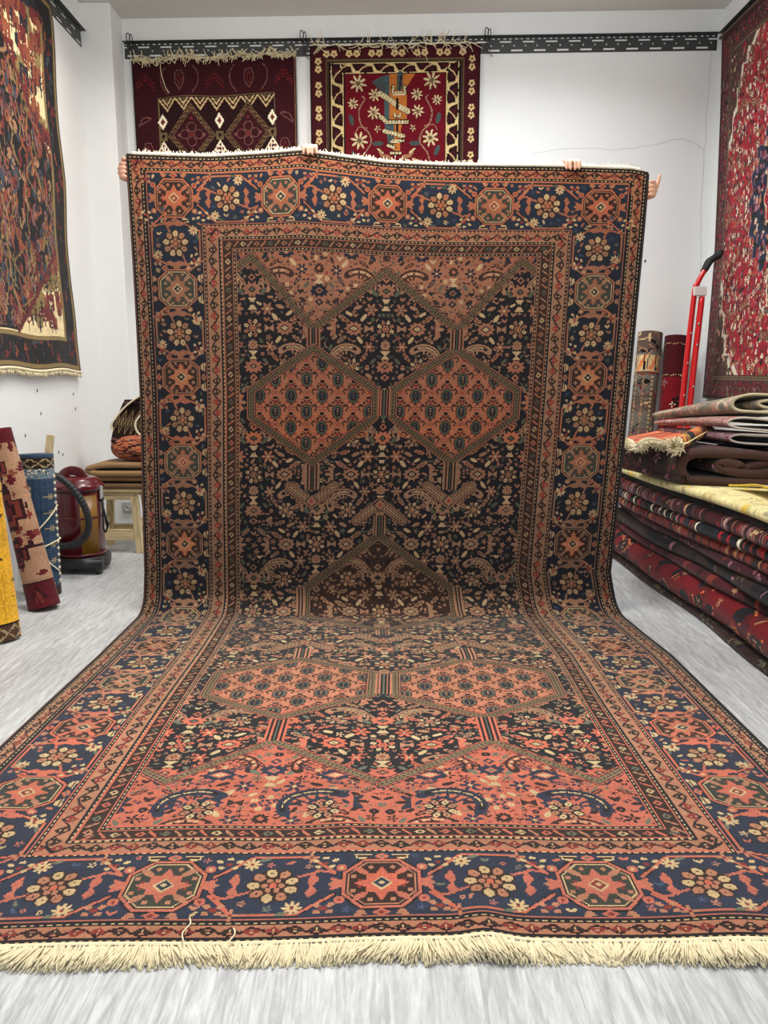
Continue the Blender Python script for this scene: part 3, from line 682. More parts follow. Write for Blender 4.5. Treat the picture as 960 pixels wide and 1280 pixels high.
def gc_pos(U, V):
    s = V*4.532; xl, xr = gc_edges(s); x = xl+(xr-xl)*U
    H = 2.21-R_F; a = np.clip((s-H)/R_F, 0, math.pi/2); fl = np.maximum(s-H-R_F*math.pi/2, 0)
    z = np.where(s < H, 2.21-s, R_F-R_F*np.sin(a))+0.010; y = np.where(s < H, 3.80, 3.80-R_F+R_F*np.cos(a)-fl)
    z = z+np.interp(x, TOPX, TOPZ)*np.exp(-(s/.45)**1.3)
    hang = np.clip(s/.3, 0, 1)*np.clip((H-s)/.5, 0, 1)
    y = y+hang*(0.016*np.sin(x*3.1+s*.7)+.008*np.sin(x*7.3-s*1.1))+.010*np.sin(x*6+.4)*np.exp(-s/.15)
    flat = np.clip((s-H-.4)/.3, 0, 1)
    z = z+flat*(0.009*np.exp(-((x+.10)/.10)**2-((s-4.05)/.22)**2)+.011*np.exp(-((x+.16)/.07)**2-((s-3.55)/.10)**2)
                +.006*(1+np.sin(x*9+s*3))*.5+.012*np.exp(-((x-.22)/.05)**2-((s-4.5)/.16)**2)+.010*np.exp(-((x-.78)/.12)**2-((s-4.45)/.12)**2))
    y = y+flat*.012*np.sin(x*2.6+1)*np.clip((s-3.6)/.9, 0, 1)
    return np.stack([x, y, z], -1)
gl = great_carpet()
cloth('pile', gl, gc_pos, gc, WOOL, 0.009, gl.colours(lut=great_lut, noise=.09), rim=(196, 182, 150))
rg = np.random.default_rng(5)
# selvedges: the overcast edges
for u, nm in ((0.0, 'selvedge'), (1.0, 'selvedge')):
    v = np.linspace(0.002, .998, 260); P = gc_pos(np.full_like(v, u), v); P[:, 2] = np.maximum(P[:, 2]-.001, .006)
    tag(MB().tube(P, .0042, 6).build(nm, mat('brown_overcast_wool' if u == 0 else 'black_overcast_wool', (74, 48, 34) if u == 0 else (36, 28, 26), .9, noise=.45, nscale=160), gc, True))
# fringe at the near end: combed clumps of cream cotton on the floor
roots, dirs = [], []
for u in np.linspace(0, 1, 3200):
    p = gc_pos(np.array(u), np.array(0.9985)); sl = .45*math.sin(u*23)+.35*math.sin(u*57+1)
    for _ in range(1):
        roots.append((p[0], p[1], p[2]-rg.uniform(.0, .006))); dirs.append((sl+rg.normal(0, .16), -1, -.16+rg.normal(0, .05)))
tag(strands('fringe', roots, dirs, .058, .0029, gc, YARN, rg, .24, 4, 0.0), 'cream fringe lying on the floor at the near end')
P = gc_pos(np.linspace(0, 1, 200), np.full(200, 0.9985)); P[:, 2] -= .003; MB().tube(P, .006, 6).build('fringe_knots', YARN, gc, True)
roots, dirs = [], []                                             # the far end: fringe folded back over the held edge
for u in np.linspace(0.02, .965, 900):
    p = gc_pos(np.array(u), np.array(0.0)); roots.append((p[0], p[1]+rg.uniform(0, .006), p[2]-.004)); dirs.append((rg.normal(0, .5), .25+rg.uniform(0, .5), 1))
tag(strands('fringe', roots, dirs, .024, .0022, gc, YARN_W, rg, .9, 4), 'short white fringe along the held top edge')
P = gc_pos(np.linspace(0.01, .985, 200), np.full(200, 0.0)); P[:, 2] += .003; P[:, 1] += .004; MB().tube(P, .0075, 6).build('fringe_knots', YARN_W, gc, True)
for u, v0 in ((.331, .985), (.372, .992)):                       # two loose cotton threads on the near border
    p = gc_pos(np.array(u), np.array(v0)); MB().tube(curve_pts([p+(0, 0, .012), p+(.006, -.02, .014), p+(-.004, -.045, .012), p+(.004, -.07, .012)], 14), .0018, 5).build('loose_thread', YARN, gc, True)

# ------------------------------------------------------------------ carpets hanging on the walls
def left_rug():
    W, L = 150, 226; l = Loom(W, L, .8, 'D'); r = np.random.default_rng(21)
    # border: dark with small blocks, olive guard stripes
    def blocks(box, n, cols, lo=1.2, hi=3.6):
        for _ in range(n):
            x = r.uniform(box[0], box[2]); y = r.uniform(box[1], box[3]); c = cols[r.integers(len(cols))]
            l.line([(x, y), (x+r.normal(0, 1.6), y+r.uniform(lo, hi)), (x+r.normal(0, 2), y+r.uniform(lo, hi)*1.7)], r.uniform(.8, 2.2), c)
    l.rect(2.5, 2.5, W-2.5, L-2.5, 'K'); blocks((5, 2, W-5, L-3), 900, 'RRBNLSD')
    for a, wd in ((3.0, 2.6), (20.0, 2.8)): l.line([(a, a), (W-a, a), (W-a, L-a), (a, L-a), (a, a)], wd+1.2, 'B'); l.line([(a, a), (W-a, a), (W-a, L-a), (a, L-a), (a, a)], wd, 'V')
    l.rect(21.5, 21.5, W-21.5, L-21.5, 'C')
    # cream corners with shrubs
    def shrub(x, y, h, c, c2):
        l.line([(x, y), (x, y-h)], 1.1, c)
        for k in range(3):
            yy = y-h*(.25+.25*k)
            for s in (-1, 1): l.line([(x, yy), (x+s*h*.28, yy-h*.22)], 1.0, c); l.ell(x+s*h*.30, yy-h*.26, 1.6, 2.3, c2, s*.4)
        l.ell(x, y-h, 1.8, 2.6, c2)
    for _ in range(520):
        x = r.uniform(23, W-23); y = r.uniform(24, L-23); shrub(x, y, r.uniform(5, 15), 'KBRN'[r.integers(4)], 'RSONRV'[r.integers(6)])
    H = [(22, 95), (75, 38), (W-22, 95), (W-22, 151), (75, 206), (22, 151)]
    H = [(22, 96), (92, 22), (W-22, 22), (W-22, L-22), (84, L-22), (22, 152)]
    l.poly(H, 'K')
    l.line([(22, 96), (92, 22)], 2.8, 'R'); l.line([(22, 96), (92, 22)], 1.2, 'B', dash=2); l.line([(22, 152), (84, L-22)], 2.8, 'R'); l.line([(22, 152), (84, L-22)], 1.2, 'B', dash=2)
    keep = l.a.copy(); m = Loom(W, L, .8, 'K'); m.poly(H, 'S'); m.line(H, 3, 'K'); inside = m.a == IX['S']
    for _ in range(1100):                          # the plants of the field, upright and interlocked
        x = r.uniform(22, W); y = r.uniform(24, L-20); c = 'SSOSPTVLNRKKKD'[r.integers(14)]; h = r.uniform(4, 11)
        l.line([(x, y), (x+r.normal(0, 1.5), y+h*.5), (x+r.normal(0, 3), y+h)], r.uniform(.9, 2.6), c)
        if r.random() < .4: l.ell(x+r.normal(0, 2), y, 2.6, 3.4, 'SOLPTR'[r.integers(6)]); l.ell(x, y, .9, 1.4, 'K')
    for _ in range(70):
        x = r.uniform(24, W); y = r.uniform(24, L-30); l.line(curve_pts([(x, y), (x+r.normal(0, 5), y+9), (x+r.normal(0, 5), y+18)], 12), .9, 'V')
    l.a = np.where(inside, l.a, keep)
    return l
T = thing('carpet', (XL, 4.6, 1.24), 'dark carpet with cream shrub corners and olive guard stripes hanging on the left wall', 'carpet', None)
def lpos(U, V):
    ye = np.interp(V*2.26, [0, .1, .43, .75, 1.05, 1.4, 1.7, 2.05, 2.26], [5.28, 5.30, 5.295, 5.302, 5.325, 5.31, 5.315, 5.345, 5.385])
    y = ye-U*1.5; z = 3.505-V*2.26+.008*np.sin(y*9)*V
    x = XL+.030+.010*V*V+.005*np.sin(V*17+U*2)*np.exp(-U*3)+.005*np.sin(y*8)*V
    return np.stack([x, y, z], -1)
cloth('pile', left_rug(), lambda U, V: lpos(1-U, V)[..., :], T, WOOL, .010) if False else None
ll = left_rug(); ll.a = ll.a[:, ::-1].copy()
cloth('pile', ll, lambda U, V: lpos(1-U, V), T, WOOL2, .010, ll.colours(dict(S=(124, 60, 44), O=(134, 74, 48), L=(54, 60, 72), K=(12, 11, 15), N=(30, 32, 42), P=(112, 74, 72), V=(128, 108, 66), C=(226, 206, 158), R=(104, 34, 34), D=(40, 18, 20), T=(150, 112, 80))))
r4 = np.random.default_rng(8); rt, dr = [], []
for u in np.linspace(0, 1, 420):
    p = lpos(np.array(u), np.array(1.0)); rt.append(p); dr.append((r4.normal(0.05, .2), r4.normal(-.2, .25), -1))
strands('fringe', rt, dr, .035, .0032, T, YARN, r4, .4, 3)
P = lpos(np.linspace(0, 1, 80), np.ones(80)); MB().tube(P, .010, 6).build('fringe_knots', YARN, T, True)

def maroon_rug():
    W, L = 119, 165; l = Loom(W, L, .6, 'M')
    p2 = 'R'
    l.rect(0, 0, 1.4, L, 'D'); l.rect(W-1.4, 0, W, L, 'D'); l.line([(W-1.2, 0), (W-1.2, L)], .8, 'T', dash=1.8); l.line([(1.0, 0), (1.0, L)], .7, 'B', dash=2)
    def bottle(x, y):
        for k in (0, 1):
            l.line([(x+a, y+b) for a, b in ((0, 7), (-3, 2), (-3.4, -2), (-1.8, -6), (1.8, -6), (3.4, -2), (3, 2), (0, 7))], .7, 'P')
        l.line([(x+a, y+b) for a, b in ((0, 4), (-1.6, 0), (0, -4), (1.6, 0), (0, 4))], .7, 'R')
    def paren(x, y, s, v=1): l.line(curve_pts([(x+s*3, y-9), (x-s*.5, y-4), (x, y+3), (x+s*4, y+9)], 14), .7, 'P')
    def spray(x, y):
        for a in range(-4, 5):
            for q in (4, 6.5, 9): l.disc(x+a*1.5, y-6+abs(a)*1.6+q*.9-3, .55, 'E' if (a+int(q)) % 2 else 'R')
    for row in (14, ):
        for x in (9, 59.5, 110): spray(x, row)
        for x in (34, 84.5): bottle(x, row); paren(x-13, row, 1); paren(x+13, row, -1)
    for y in (42, 78, 114, 150):
        for s in (-1, 1):
            x = 9 if s < 0 else W-9
            l.line(curve_pts([(x-s*-6, y+3), (x-3, y-3), (x+3, y-3), (x+s*-6*-1, y+2)], 12), .7, 'P'); bottle(x, y+20)
    l.rect(17.5, 25, W-15.5, L-25, 'V'); l.rect(18.3, 25.8, W-16.3, L-25.8, 'D')
    x0, x1 = 18.3, W-16.3; n = 7; p = (x1-x0)/n
    for s0, ys in ((1, 26.5), (-1, L-26.5)):
        for k in range(n):
            x = x0+(k+.5)*p
            for q, c in ((6.6, 'C'), (5.2, 'D'), (3.8, 'C'), (2.4, 'D'), (1.4, 'V')): l.poly([(x-q, ys), (x+q, ys), (x, ys+s0*q*1.35)], c)
    for y in (52, 90, 122):
        for x in (41.5, 83):
            for q, c in ((21.5, 'D'), (20.5, 'V'), (19.4, 'D'), (18.3, 'T'), (17.2, 'D'), (16.2, 'V'), (15.4, 'M')):
                l.poly([(x-q*.86, y), (x, y-q*1.05), (x+q*.86, y), (x, y+q*1.05)], c)
            l.line([(x-15.2, y), (x, y-18.4), (x+15.2, y), (x, y+18.4), (x-15.2, y)], .7, 'D', dash=1.6)
            for a, b in ((0, -5), (0, 5), (-5, 0), (5, 0)):
                l.line([(x+a+3.2*math.cos(t), y+b+3.2*math.sin(t)) for t in np.linspace(0, 6.3, 14)], .6, 'P')
            lozenge(l, x, y, 2, 2, 'R'); l.disc(x, y-11, 1.2, 'R'); l.disc(x, y+11, 1.0, 'P'); l.disc(x-9, y, 1.2, 'P'); l.disc(x+9, y, 1.2, 'P')
        for x in (20.5, 62.2, 101):
            lozenge(l, x, y-10, 3.6, 5.6, 'W', 'R', 'D'); l.rect(x-2.6, y-3, x+2.6, y+3, 'V'); lozenge(l, x, y, 1.5, 2, 'D')
            for q, c in ((10, 'W'),): l.poly([(x-q, y+19), (x, y+3), (x+q, y+19)], c)
            for i in range(5):
                for j in range(-i, i+1): l.ell(x+j*1.9, y+6.5+i*2.8, .8, 1.1, 'D' if (i+j) % 2 else 'R')
    return l
T = thing('carpet', (-1.24, back_y(-1.24), 1.85), 'maroon carpet with a diamond panel and cream tassels hanging on the back wall', 'carpet')
def bwall(x, off): return back_y(x)-off
def apos(U, V):
    x = -1.838+U*1.199+.010*V*(1-U); z = 3.475+.030*U-.006*np.sin(U*14)-V*1.65
    y = back_y(x)-.030-.012*np.sin(U*7)*V-.01*np.cos(U*21)*np.exp(-V*6)
    return np.stack([x, y, z], -1)
ml = maroon_rug()
cloth('pile', ml, apos, T, WOOL2, .010, ml.colours(dict(M=(52, 13, 20), E=(126, 26, 36), R=(104, 36, 36), P=(112, 70, 66))))
rt, dr = [], []
for u in np.linspace(0.0, 1, 330):
    p = apos(np.array(u), np.array(0.0)); g = math.sin(u*40)+math.sin(u*23+1)
    rt.append(p+(0, -.008, .004)); dr.append((r4.normal(.5*g, .5), -.5-.3*r4.random(), r4.choice([-.7, -.5, .25])+.2*g))
strands('fringe', rt, dr, .055, .0042, T, YARN, r4, .8, 4)
MB().tube(curve_pts([apos(np.array(.175), np.array(0.0))+(0, -.01, 0), apos(np.array(.18), np.array(.05))+(0, -.02, 0), apos(np.array(.20), np.array(.11))+(0, -.012, 0), apos(np.array(.225), np.array(.14))+(0, -.012, 0)], 16), .0025, 5).build('loose_tassel', YARN, T, True)

def dagger_rug():
    W, L = 122, 165; l = Loom(W, L, .6, 'D'); q = .141
    f = lambda x, y: ((x-40)*q, (y-95)*q)
    def fl(x, y, r, n=8, c='W'):
        for k in range(n):
            a = 2*math.pi*(k+.3)/n; l.ell(x+r*.58*math.cos(a), y+r*.58*math.sin(a), r*.40, r*.125, c, a)
        l.disc(x, y, r*.26, 'V')
    l.rect(0, 0, W, L, 'D'); l.rect(1.2, 1.2, W-1.2, L-1.2, 'M')
    def posy(x, y):
        for a in range(5): l.disc(x+1.6*math.cos(a*1.257+.3), y+1.6*math.sin(a*1.257+.3), .95, 'C')
        l.disc(x, y, .6, 'R')
    for i, y in enumerate(np.arange(10, L-4, 5.4)):
        for x in (6, W-6):
            if i % 3 != 2: posy(x, y)
    for i, x in enumerate(np.arange(12, W-10, 5.4)):
        if i % 3 != 2: posy(x, 5.2); posy(x, L-5.2)
    l.rect(11.6, 8.8, W-11.6, L-8.8, 'V'); l.rect(12.2, 9.4, W-12.2, L-9.4, 'D'); l.line([(13, 10.2), (W-13, 10.2), (W-13, L-10.2), (13, L-10.2), (13, 10.2)], .8, 'V', dash=1.2)
    l.rect(14.2, 11, W-14.2, L-11, 'K'); l.rect(15, 11.6, W-15, L-11.6, 'C')
    for (t, Ln, off) in sides(l, 15, 11.6):
        h = 9.0 if t[4] else 7.0; n = int((Ln-2*off)/13.5); p = (Ln-2*off)/n; l.t = t
        for k in range(n):
            x = off+(k+.5)*p
            l.poly([(x-p*.52, h*.1), (x-p*.1, h*.04), (x+p*.40, h*.22), (x+p*.52, h*.9), (x+p*.1, h*.97), (x-p*.36, h*.7)], 'D')
            l.poly([(x-p*.36, h*.28), (x-p*.1, h*.22), (x+p*.26, h*.42), (x+p*.3, h*.75), (x+p*.1, h*.78), (x-p*.22, h*.55)], 'M')
            l.line([(x-p*.5, h*.75), (x-p*.2, h*.85), (x, h*.45), (x+p*.25, h*.2), (x+p*.5, h*.3)], .8, 'C'); l.line([(x-p*.1, h*.9), (x+p*.2, h*.5)], .6, 'K')
    l.at()
    l.rect(24.3, 18.6, W-24.3, L-18.6, 'D'); l.rect(25, 19.3, W-25, L-19.3, 'E')
    G1 = 'U'
    l.poly([f(*p) for p in ((355, 268), (400, 245), (445, 233), (445, 460), (417, 460), (417, 330))], G1); l.poly([f(*p) for p in ((362, 272), (410, 252), (430, 300), (420, 335))], 'G')
    l.poly([f(*p) for p in ((445, 233), (575, 233), (535, 290), (535, 455), (445, 455))], 'O'); l.poly([f(*p) for p in ((418, 460), (470, 460), (470, 570), (440, 570))], G1)
    l.poly([f(*p) for p in ((470, 455), (508, 455), (498, 612), (470, 612))], 'O')
    l.line([f(500, 233), f(495, 300)], 4.2, 'G'); l.line([f(505, 240), f(497, 300)], 1.0, 'D')
    def snake(pts, w=3.4):
        P = [f(*p) for p in pts]; l.line(P, w+.9, 'D'); l.line(P, w, 'W'); l.line(P, w*.62, 'B', dash=2.2); l.line(P, w*.3, 'W', dash=2.2)
    snake(((400, 325), (440, 350), (490, 385), (540, 410))); snake(((400, 435), (430, 460), (535, 460)), 2.6); snake(((420, 505), (480, 520), (515, 530)), 2.6); snake(((515, 552), (458, 556)), 2.2)
    snake(((440, 575), (468, 585)), 2.0); snake(((455, 612), (500, 612)), 2.0); snake(((462, 292), (465, 325), (522, 325), (524, 292)), 2.0); snake(((470, 425), (475, 435), (495, 435), (500, 425)), 1.6)
    l.line([f(485, 350), f(485, 400)], 1.4, 'D'); l.line([f(485, 480), f(485, 500)], 2.0, 'D')
    for x, y, r_ in ((285, 275, 6.4), (660, 265, 6.4), (290, 550, 6.6), (655, 540, 6.4), (258, 370, 4.2), (370, 330, 4.6), (365, 415, 5.0), (585, 330, 4.4), (590, 410, 4.8), (688, 357, 3.8), (385, 492, 2.8), (565, 490, 2.6)): fl(*f(x, y), r_, 8 if r_ > 3 else 5)
    for pts in (((305, 335), (318, 350), (290, 400), (298, 470), (340, 515), (350, 560), (320, 610), (298, 650)), ((640, 335), (632, 350), (662, 410), (650, 470), (612, 510), (602, 560), (640, 610), (655, 660))):
        l.line(curve_pts([f(*p) for p in pts], 40), .9, 'P')
    l.line(curve_pts([f(265, 520), f(290, 485), f(330, 490)], 10), .6, 'P'); l.line(curve_pts([f(690, 500), f(670, 475), (f(625, 480))], 10), .6, 'P')
    for x, y, a in ((250, 450, 1.3), (695, 445, 1.8), (385, 565, 0), (575, 565, 0), (690, 600, 2.0), (262, 625, 1.2), (380, 660, 0), (610, 700, 0)): l.ell(*f(x, y), 4.0, 1.6, 'G', a)
    for s in (-1, 1):
        l.line(curve_pts([f(480+s*85, 600), f(480+s*70, 625), f(480+s*40, 630), f(480+s*25, 660)], 14), 2.2, 'T'); l.line([f(480+s*70, 610), f(480+s*95, 590)], 1.0, 'W'); l.ell(*f(480+s*30, 690), 5, 2, 'T', s*.9)
    for x in (370, 580): fl(*f(x, 670), 5.2, 10, 'O')
    for x, y in ((300, 760), (480, 780), (660, 760), (390, 860), (570, 860), (480, 960), (300, 930), (660, 930)): fl(*f(x, y), 6, 8)
    return l
T = thing('carpet', (.08, back_y(.08), 1.9), 'red pictorial carpet with a snake coiled round a dagger hanging on the back wall', 'carpet')
def bpos(U, V):
    x = -.536+U*1.228; z = 3.555+.004*U-V*1.65; y = back_y(x)-.030-.010*np.sin(U*6+1)*V
    return np.stack([x, y, z], -1)
dl = dagger_rug()
cloth('pile', dl, bpos, T, WOOL2, .010, dl.colours(dict(E=(98, 9, 24), M=(62, 15, 23), W=(204, 186, 144), C=(206, 180, 128), U=(66, 82, 86), G=(66, 76, 74), O=(178, 104, 44), P=(150, 112, 92))))
rt, dr = [], []
for c0 in (.05, .09, .16, .28, .34, .44, .50, .54, .58, .63, .68, .71, .75, .79, .82, .86, .90, .94):
    for _ in range(5):
        p = bpos(np.array(c0+r4.normal(0, .006)), np.array(0.0)); rt.append(p+(0, -.012, 0)); dr.append((r4.normal(.3, .9), -.4, r4.choice([-.8, -.3, .6])))
strands('fringe', rt, dr, .085, .0030, T, YARN, r4, 1.0, 5)
MB().tube(curve_pts([bpos(np.array(u), np.array(0.0))+(0, -.016, .006*math.sin(u*50)) for u in np.linspace(0, 1, 26)], 90), .004, 5).build('warp_cord', YARN, T, True)
# wire hooks between rail and carpets
WIRE = mat('dark_wire', (60, 58, 56), 0.4, 0.8)
for i, (x, lab) in enumerate(((-.590, 'wire hook on the back rail between the two hanging carpets'), (.730, 'wire hook on the back rail right of the dagger carpet'), (-1.85, 'wire hook at the left end of the back rail'))):
    y = back_y(x)-.045; mb = MB()
    mb.tube(curve_pts([(x, y+.03, RZ1-.02), (x-.012, y-.004, RZ1+.005), (x-.006, y-.01, RZ1+.045), (x+.012, y-.004, RZ1+.03), (x+.004, y-.004, RZ0+.03), (x+.02, y, RZ0-.01)], 30), .0035, 6)
    mb.tube(curve_pts([(x+.02, y+.03, RZ1-.03), (x+.03, y-.004, RZ1+.012), (x+.022, y-.008, RZ1+.04), (x+.01, y-.004, RZ1+.0), (x+.03, y, RZ0-.01), (x+.05, y+.012, RZ0-.03)], 30), .003, 6)
    tag(mb.build('wire_hook', WIRE, None, True), lab, 'hook', 'rail hooks')

def red_rug():
    W, L = 170, 250; l = Loom(W, L, .8, 'B'); r = np.random.default_rng(31)
    l.rect(1, 1, W-1, L-1, 'M')
    for _ in range(2600):
        x = r.uniform(1, W-1); y = r.uniform(1, L-1); c = 'BDBRVPGKE'[r.integers(9)]; l.ell(x, y, r.uniform(.7, 1.7), r.uniform(.8, 2.6), c, r.uniform(-1, 1))
    for k, y in enumerate(np.arange(6, L, 9)):
        for x in (8.5, W-8.5): rosette(l, x, y, 3.2, 6, 'R', 'V', 'D', 'P')
    for x in np.arange(12, W, 9): rosette(l, x, 9.5, 3.2, 6, 'R', 'V', 'D', 'P'); rosette(l, x, L-9.5, 3.2, 6, 'R', 'V', 'D', 'P')
    for a, wd, c in ((2.2, 1.6, 'D'), (15.2, 3.4, 'B'), (15.2, 2.2, 'V'), (15.2, .8, 'D')): l.line([(a, a), (W-a, a), (W-a, L-a), (a, L-a), (a, a)], wd, c, 3.0 if c == 'D' and a > 5 else None)
    F = Loom(W, L, .8, 'E'); 
    for _ in range(1900):
        x = r.uniform(17, W/2); y = r.uniform(17, L/2); c = 'CTRRDGPBRWSDRM'[r.integers(14)]; a = r.uniform(-.5, .5); rx, ry = r.uniform(.5, 1.1), r.uniform(.7, 2.2)
        for xx, s in ((x, 1), (W-x, -1)):
            for yy, d in ((y, 1), (L-y, -1)): F.ell(xx, yy, rx, ry, c, a*s*d)
    for _ in range(46):
        x = r.uniform(20, W/2); y = r.uniform(20, L/2)
        for xx in (x, W-x):
            for yy in (y, L-y): star(F, xx, yy, 2.4, 6, 'T' if _ % 2 else 'C', 'E', 'M')
    # central medallion and corners, outlined in cream
    cxx, cyy = W/2, L/2
    def lobed(rx, ry, n, amp): return [(cxx+rx*(1+amp*math.cos(n*a))*math.cos(a), cyy+ry*(1+amp*math.cos(n*a))*math.sin(a)) for a in np.linspace(0, 2*math.pi, 80, endpoint=False)]
    F.poly(lobed(31, 45, 16, .09), 'P'); F.poly(lobed(30, 44, 16, .09), 'N')
    for _ in range(420):
        a = r.uniform(0, 6.28); q = r.uniform(0, .95)**.5; x, y = cxx+29*q*math.cos(a), cyy+43*q*math.sin(a); F.ell(x, y, r.uniform(.7, 1.8), r.uniform(.8, 2.6), 'PCKEKTPK'[r.integers(8)], r.uniform(-.6, .6))
    F.poly(lobed(12, 18, 8, .12), 'C'); F.poly(lobed(11, 16.5, 8, .12), 'E'); rosette(F, cxx, cyy, 9, 10, 'C', 'P', 'K', 'E')
    for s in (-1, 1): F.poly([(cxx-4, cyy+s*43), (cxx+4, cyy+s*43), (cxx+2, cyy+s*60), (cxx, cyy+s*66), (cxx-2, cyy+s*60)], 'C'); F.poly([(cxx-2.6, cyy+s*43), (cxx+2.6, cyy+s*43), (cxx, cyy+s*63)], 'K')
    for sx in (0, 1):
        for sy in (0, 1):
            m = lambda p: ((p[0] if not sx else W-p[0]), (p[1] if not sy else L-p[1]))
            Cn = [(17, 17), (58, 17), (50, 24), (46, 22), (42, 32), (36, 31), (34, 44), (28, 46), (29, 58), (23, 62), (22, 76), (17, 82)]
            F.poly([m(p) for p in Cn], 'W'); F.poly([m((17+(p[0]-17)*.86, 17+(p[1]-17)*.9)) for p in Cn], 'B')
            for _ in range(60):
                x = 17+r.uniform(0, 1)**1.5*34; y = 17+r.uniform(0, 1)*(1-(x-17)/38)*58; F.ell(*m((x, y)), r.uniform(.6, 1.5), r.uniform(.8, 2), 'CVRGTE'[r.integers(6)], r.uniform(-1, 1))
    i = int(17/.8); l.a[i:-i, i:-i] = F.a[i:-i, i:-i]
    return l
T = thing('carpet', (XR, 5.1, 1.06), 'bright red floral carpet with dark medallion and cream outlined corners hanging on the right wall', 'carpet')
def rpos(U, V):
    ye = np.interp(V, [0, .2, .6, 1], [5.915, 5.86, 5.77, 5.765]); y = ye-U*1.7; z = 3.565-.02*U-V*2.51
    x = XR-.022-.012*np.sin(y*5)*V-.03*V*V
    return np.stack([x, y, z], -1)
rl = red_rug()
cloth('pile', rl, rpos, T, WOOL2, .010, rl.colours(dict(E=(158, 20, 40), R=(120, 24, 36), C=(206, 178, 150), W=(216, 204, 184), V=(112, 92, 72), B=(74, 46, 42), P=(140, 92, 104), M=(92, 34, 40))))
P = rpos(np.linspace(0, 1, 60), np.zeros(60)); P[:, 0] -= .012; MB().tube(P, .010, 6).build('top_hem', mat('hem_wool', (92, 66, 58), .9, noise=.2, nscale=60), T, True)

# ------------------------------------------------------------------ carpets stacked on the right
def striped(W, L, seed, cols, lo=1.2, hi=6, extra='', fleck=200, base=None, k=.8, slant=1.5, lines=None):
    """the flank of a folded carpet: bands of the pattern running round the fold"""
    l = Loom(W, L, k, base or cols[0]); r = np.random.default_rng(seed); y = 0
    while y < L:
        h = r.uniform(lo, hi); c = cols[r.integers(len(cols))]; s = r.normal(0, slant)
        l.poly([(0, y), (W/2, y+s), (W, y), (W, y+h), (W/2, y+h+s), (0, y+h)], c)
        if lines and r.random() < .6: l.line([(0, y), (W/2, y+s), (W, y)], .7, lines[r.integers(len(lines))])
        y += h
    for _ in range(fleck):
        x = r.uniform(0, W); yy = r.uniform(0, L); c = (extra or cols)[r.integers(len(extra or cols))]
        if r.random() < .5: l.ell(x, yy, r.uniform(.6, 2), r.uniform(.6, 2.2), c, r.uniform(-1, 1))
        else: l.line([(x, yy), (x+r.normal(0, 3), yy+r.normal(0, 2)), (x+r.normal(0, 4), yy+r.normal(0, 4))], .7, c)
    return l
def flecked(W, L, seed, bgc, cols, n, lo=.8, hi=3, k=.8):
    l = Loom(W, L, k, bgc); r = np.random.default_rng(seed)
    for _ in range(n):
        x = r.uniform(0, W); y = r.uniform(0, L); c = cols[r.integers(len(cols))]; a = r.uniform(-1.5, 1.5)
        if r.random() < .6: l.ell(x, y, r.uniform(lo, hi), r.uniform(lo, hi)*.6, c, a)
        else: l.line([(x, y), (x+r.normal(0, hi*1.4), y+r.normal(0, hi*1.4)), (x+r.normal(0, hi*2), y+r.normal(0, hi*2))], .8, c)
    return l
def blocky_red(W, L, seed):
    l = Loom(W, L, .8, 'E'); r = np.random.default_rng(seed)
    for _ in range(int(W*L/60)):
        x = r.uniform(0, W); y = r.uniform(0, L); a, b = r.uniform(2, 6), r.uniform(2, 8); c = 'NKKDEMKR'[r.integers(8)]
        P = [(x-a, y), (x-a*.5, y-b), (x+a*.4, y-b*.7), (x+a, y), (x+a*.6, y+b), (x-a*.4, y+b*.8)]
        l.poly(P, c)
        if r.random() < .34: l.line(P[:4], .7, 'STO'[r.integers(3)])
        if r.random() < .25: star(l, x, y, 2.2, 5, 'T', 'E')
    return l
RED_PAL = dict(E=(104, 8, 18), R=(86, 18, 22), S=(186, 104, 80), M=(70, 10, 18), N=(24, 26, 38))
def fold_profile(xl, xr, z0, z1, th):
    r = (z1-z0)/2-th/2; zm = (z0+z1)/2
    a = np.linspace(-math.pi/2, -3*math.pi/2, 14)
    pts = [(xr, zm-r)]+[(xl+th/2+r+r*math.cos(t), zm+r*math.sin(t)) for t in a]+[(xr, zm+r)]
    return pts[::-1]      # the outer face to the left of travel
STK = 'carpets folded and stacked along the right wall'
Y0, Y1 = 2.30, 5.24
def wave(ph, az, ax):
    def f(A):
        A = A.copy(); y = A[..., 1]; lift = np.clip(A[..., 2]/.1, 0, 1)
        A[..., 2] += lift*az*(np.sin(y*2.3+.6)+.5*np.sin(y*4.9+1))*.5
        A[..., 0] += ax*np.sin(y*2.1+ph)*.6+ax*np.sin(y*5.3+ph*2)*.4
        return A
    return f
def stack_layer(xl, z0, z1, th, l, label, ph, y0=Y0, y1=Y1, pal=None, az=.014, ax=.026, inner=(60, 40, 34), edge=(120, 96, 76)):
    T = thing('folded_carpet', (xl+.3, y0, z0), label, 'carpet', STK)
    if pal:
        col = l.colours
        l.colours = lambda: col(pal)
    ribbon('folded_pile', fold_profile(xl, 2.33, z0, z1, th), th, (0, y0, 0), (1, 0, 0), (0, 1, 0), y1-y0, l, T, WOOL2, inner=inner, edge=edge, deform=wave(ph, az, ax))
    return T
prof_w = lambda z0, z1: 160
stack_layer(1.545, .002, .036, .015, flecked(160, 294, 1, 'B', 'KVGDBG', 1500), 'dark olive folded carpet at the very bottom of the right stack, on the floor', .3, az=0)
stack_layer(1.535, .040, .190, .040, blocky_red(176, 294, 5), 'thick crimson folded carpet with navy blocks, low in the right stack', 1.0, pal=RED_PAL)
stack_layer(1.585, .194, .246, .024, striped(160, 294, 7, 'MDMRM', 3, 10, 'VTCDMM', 260), 'thin dark red folded carpet lying directly on the thick crimson one', 2.0)
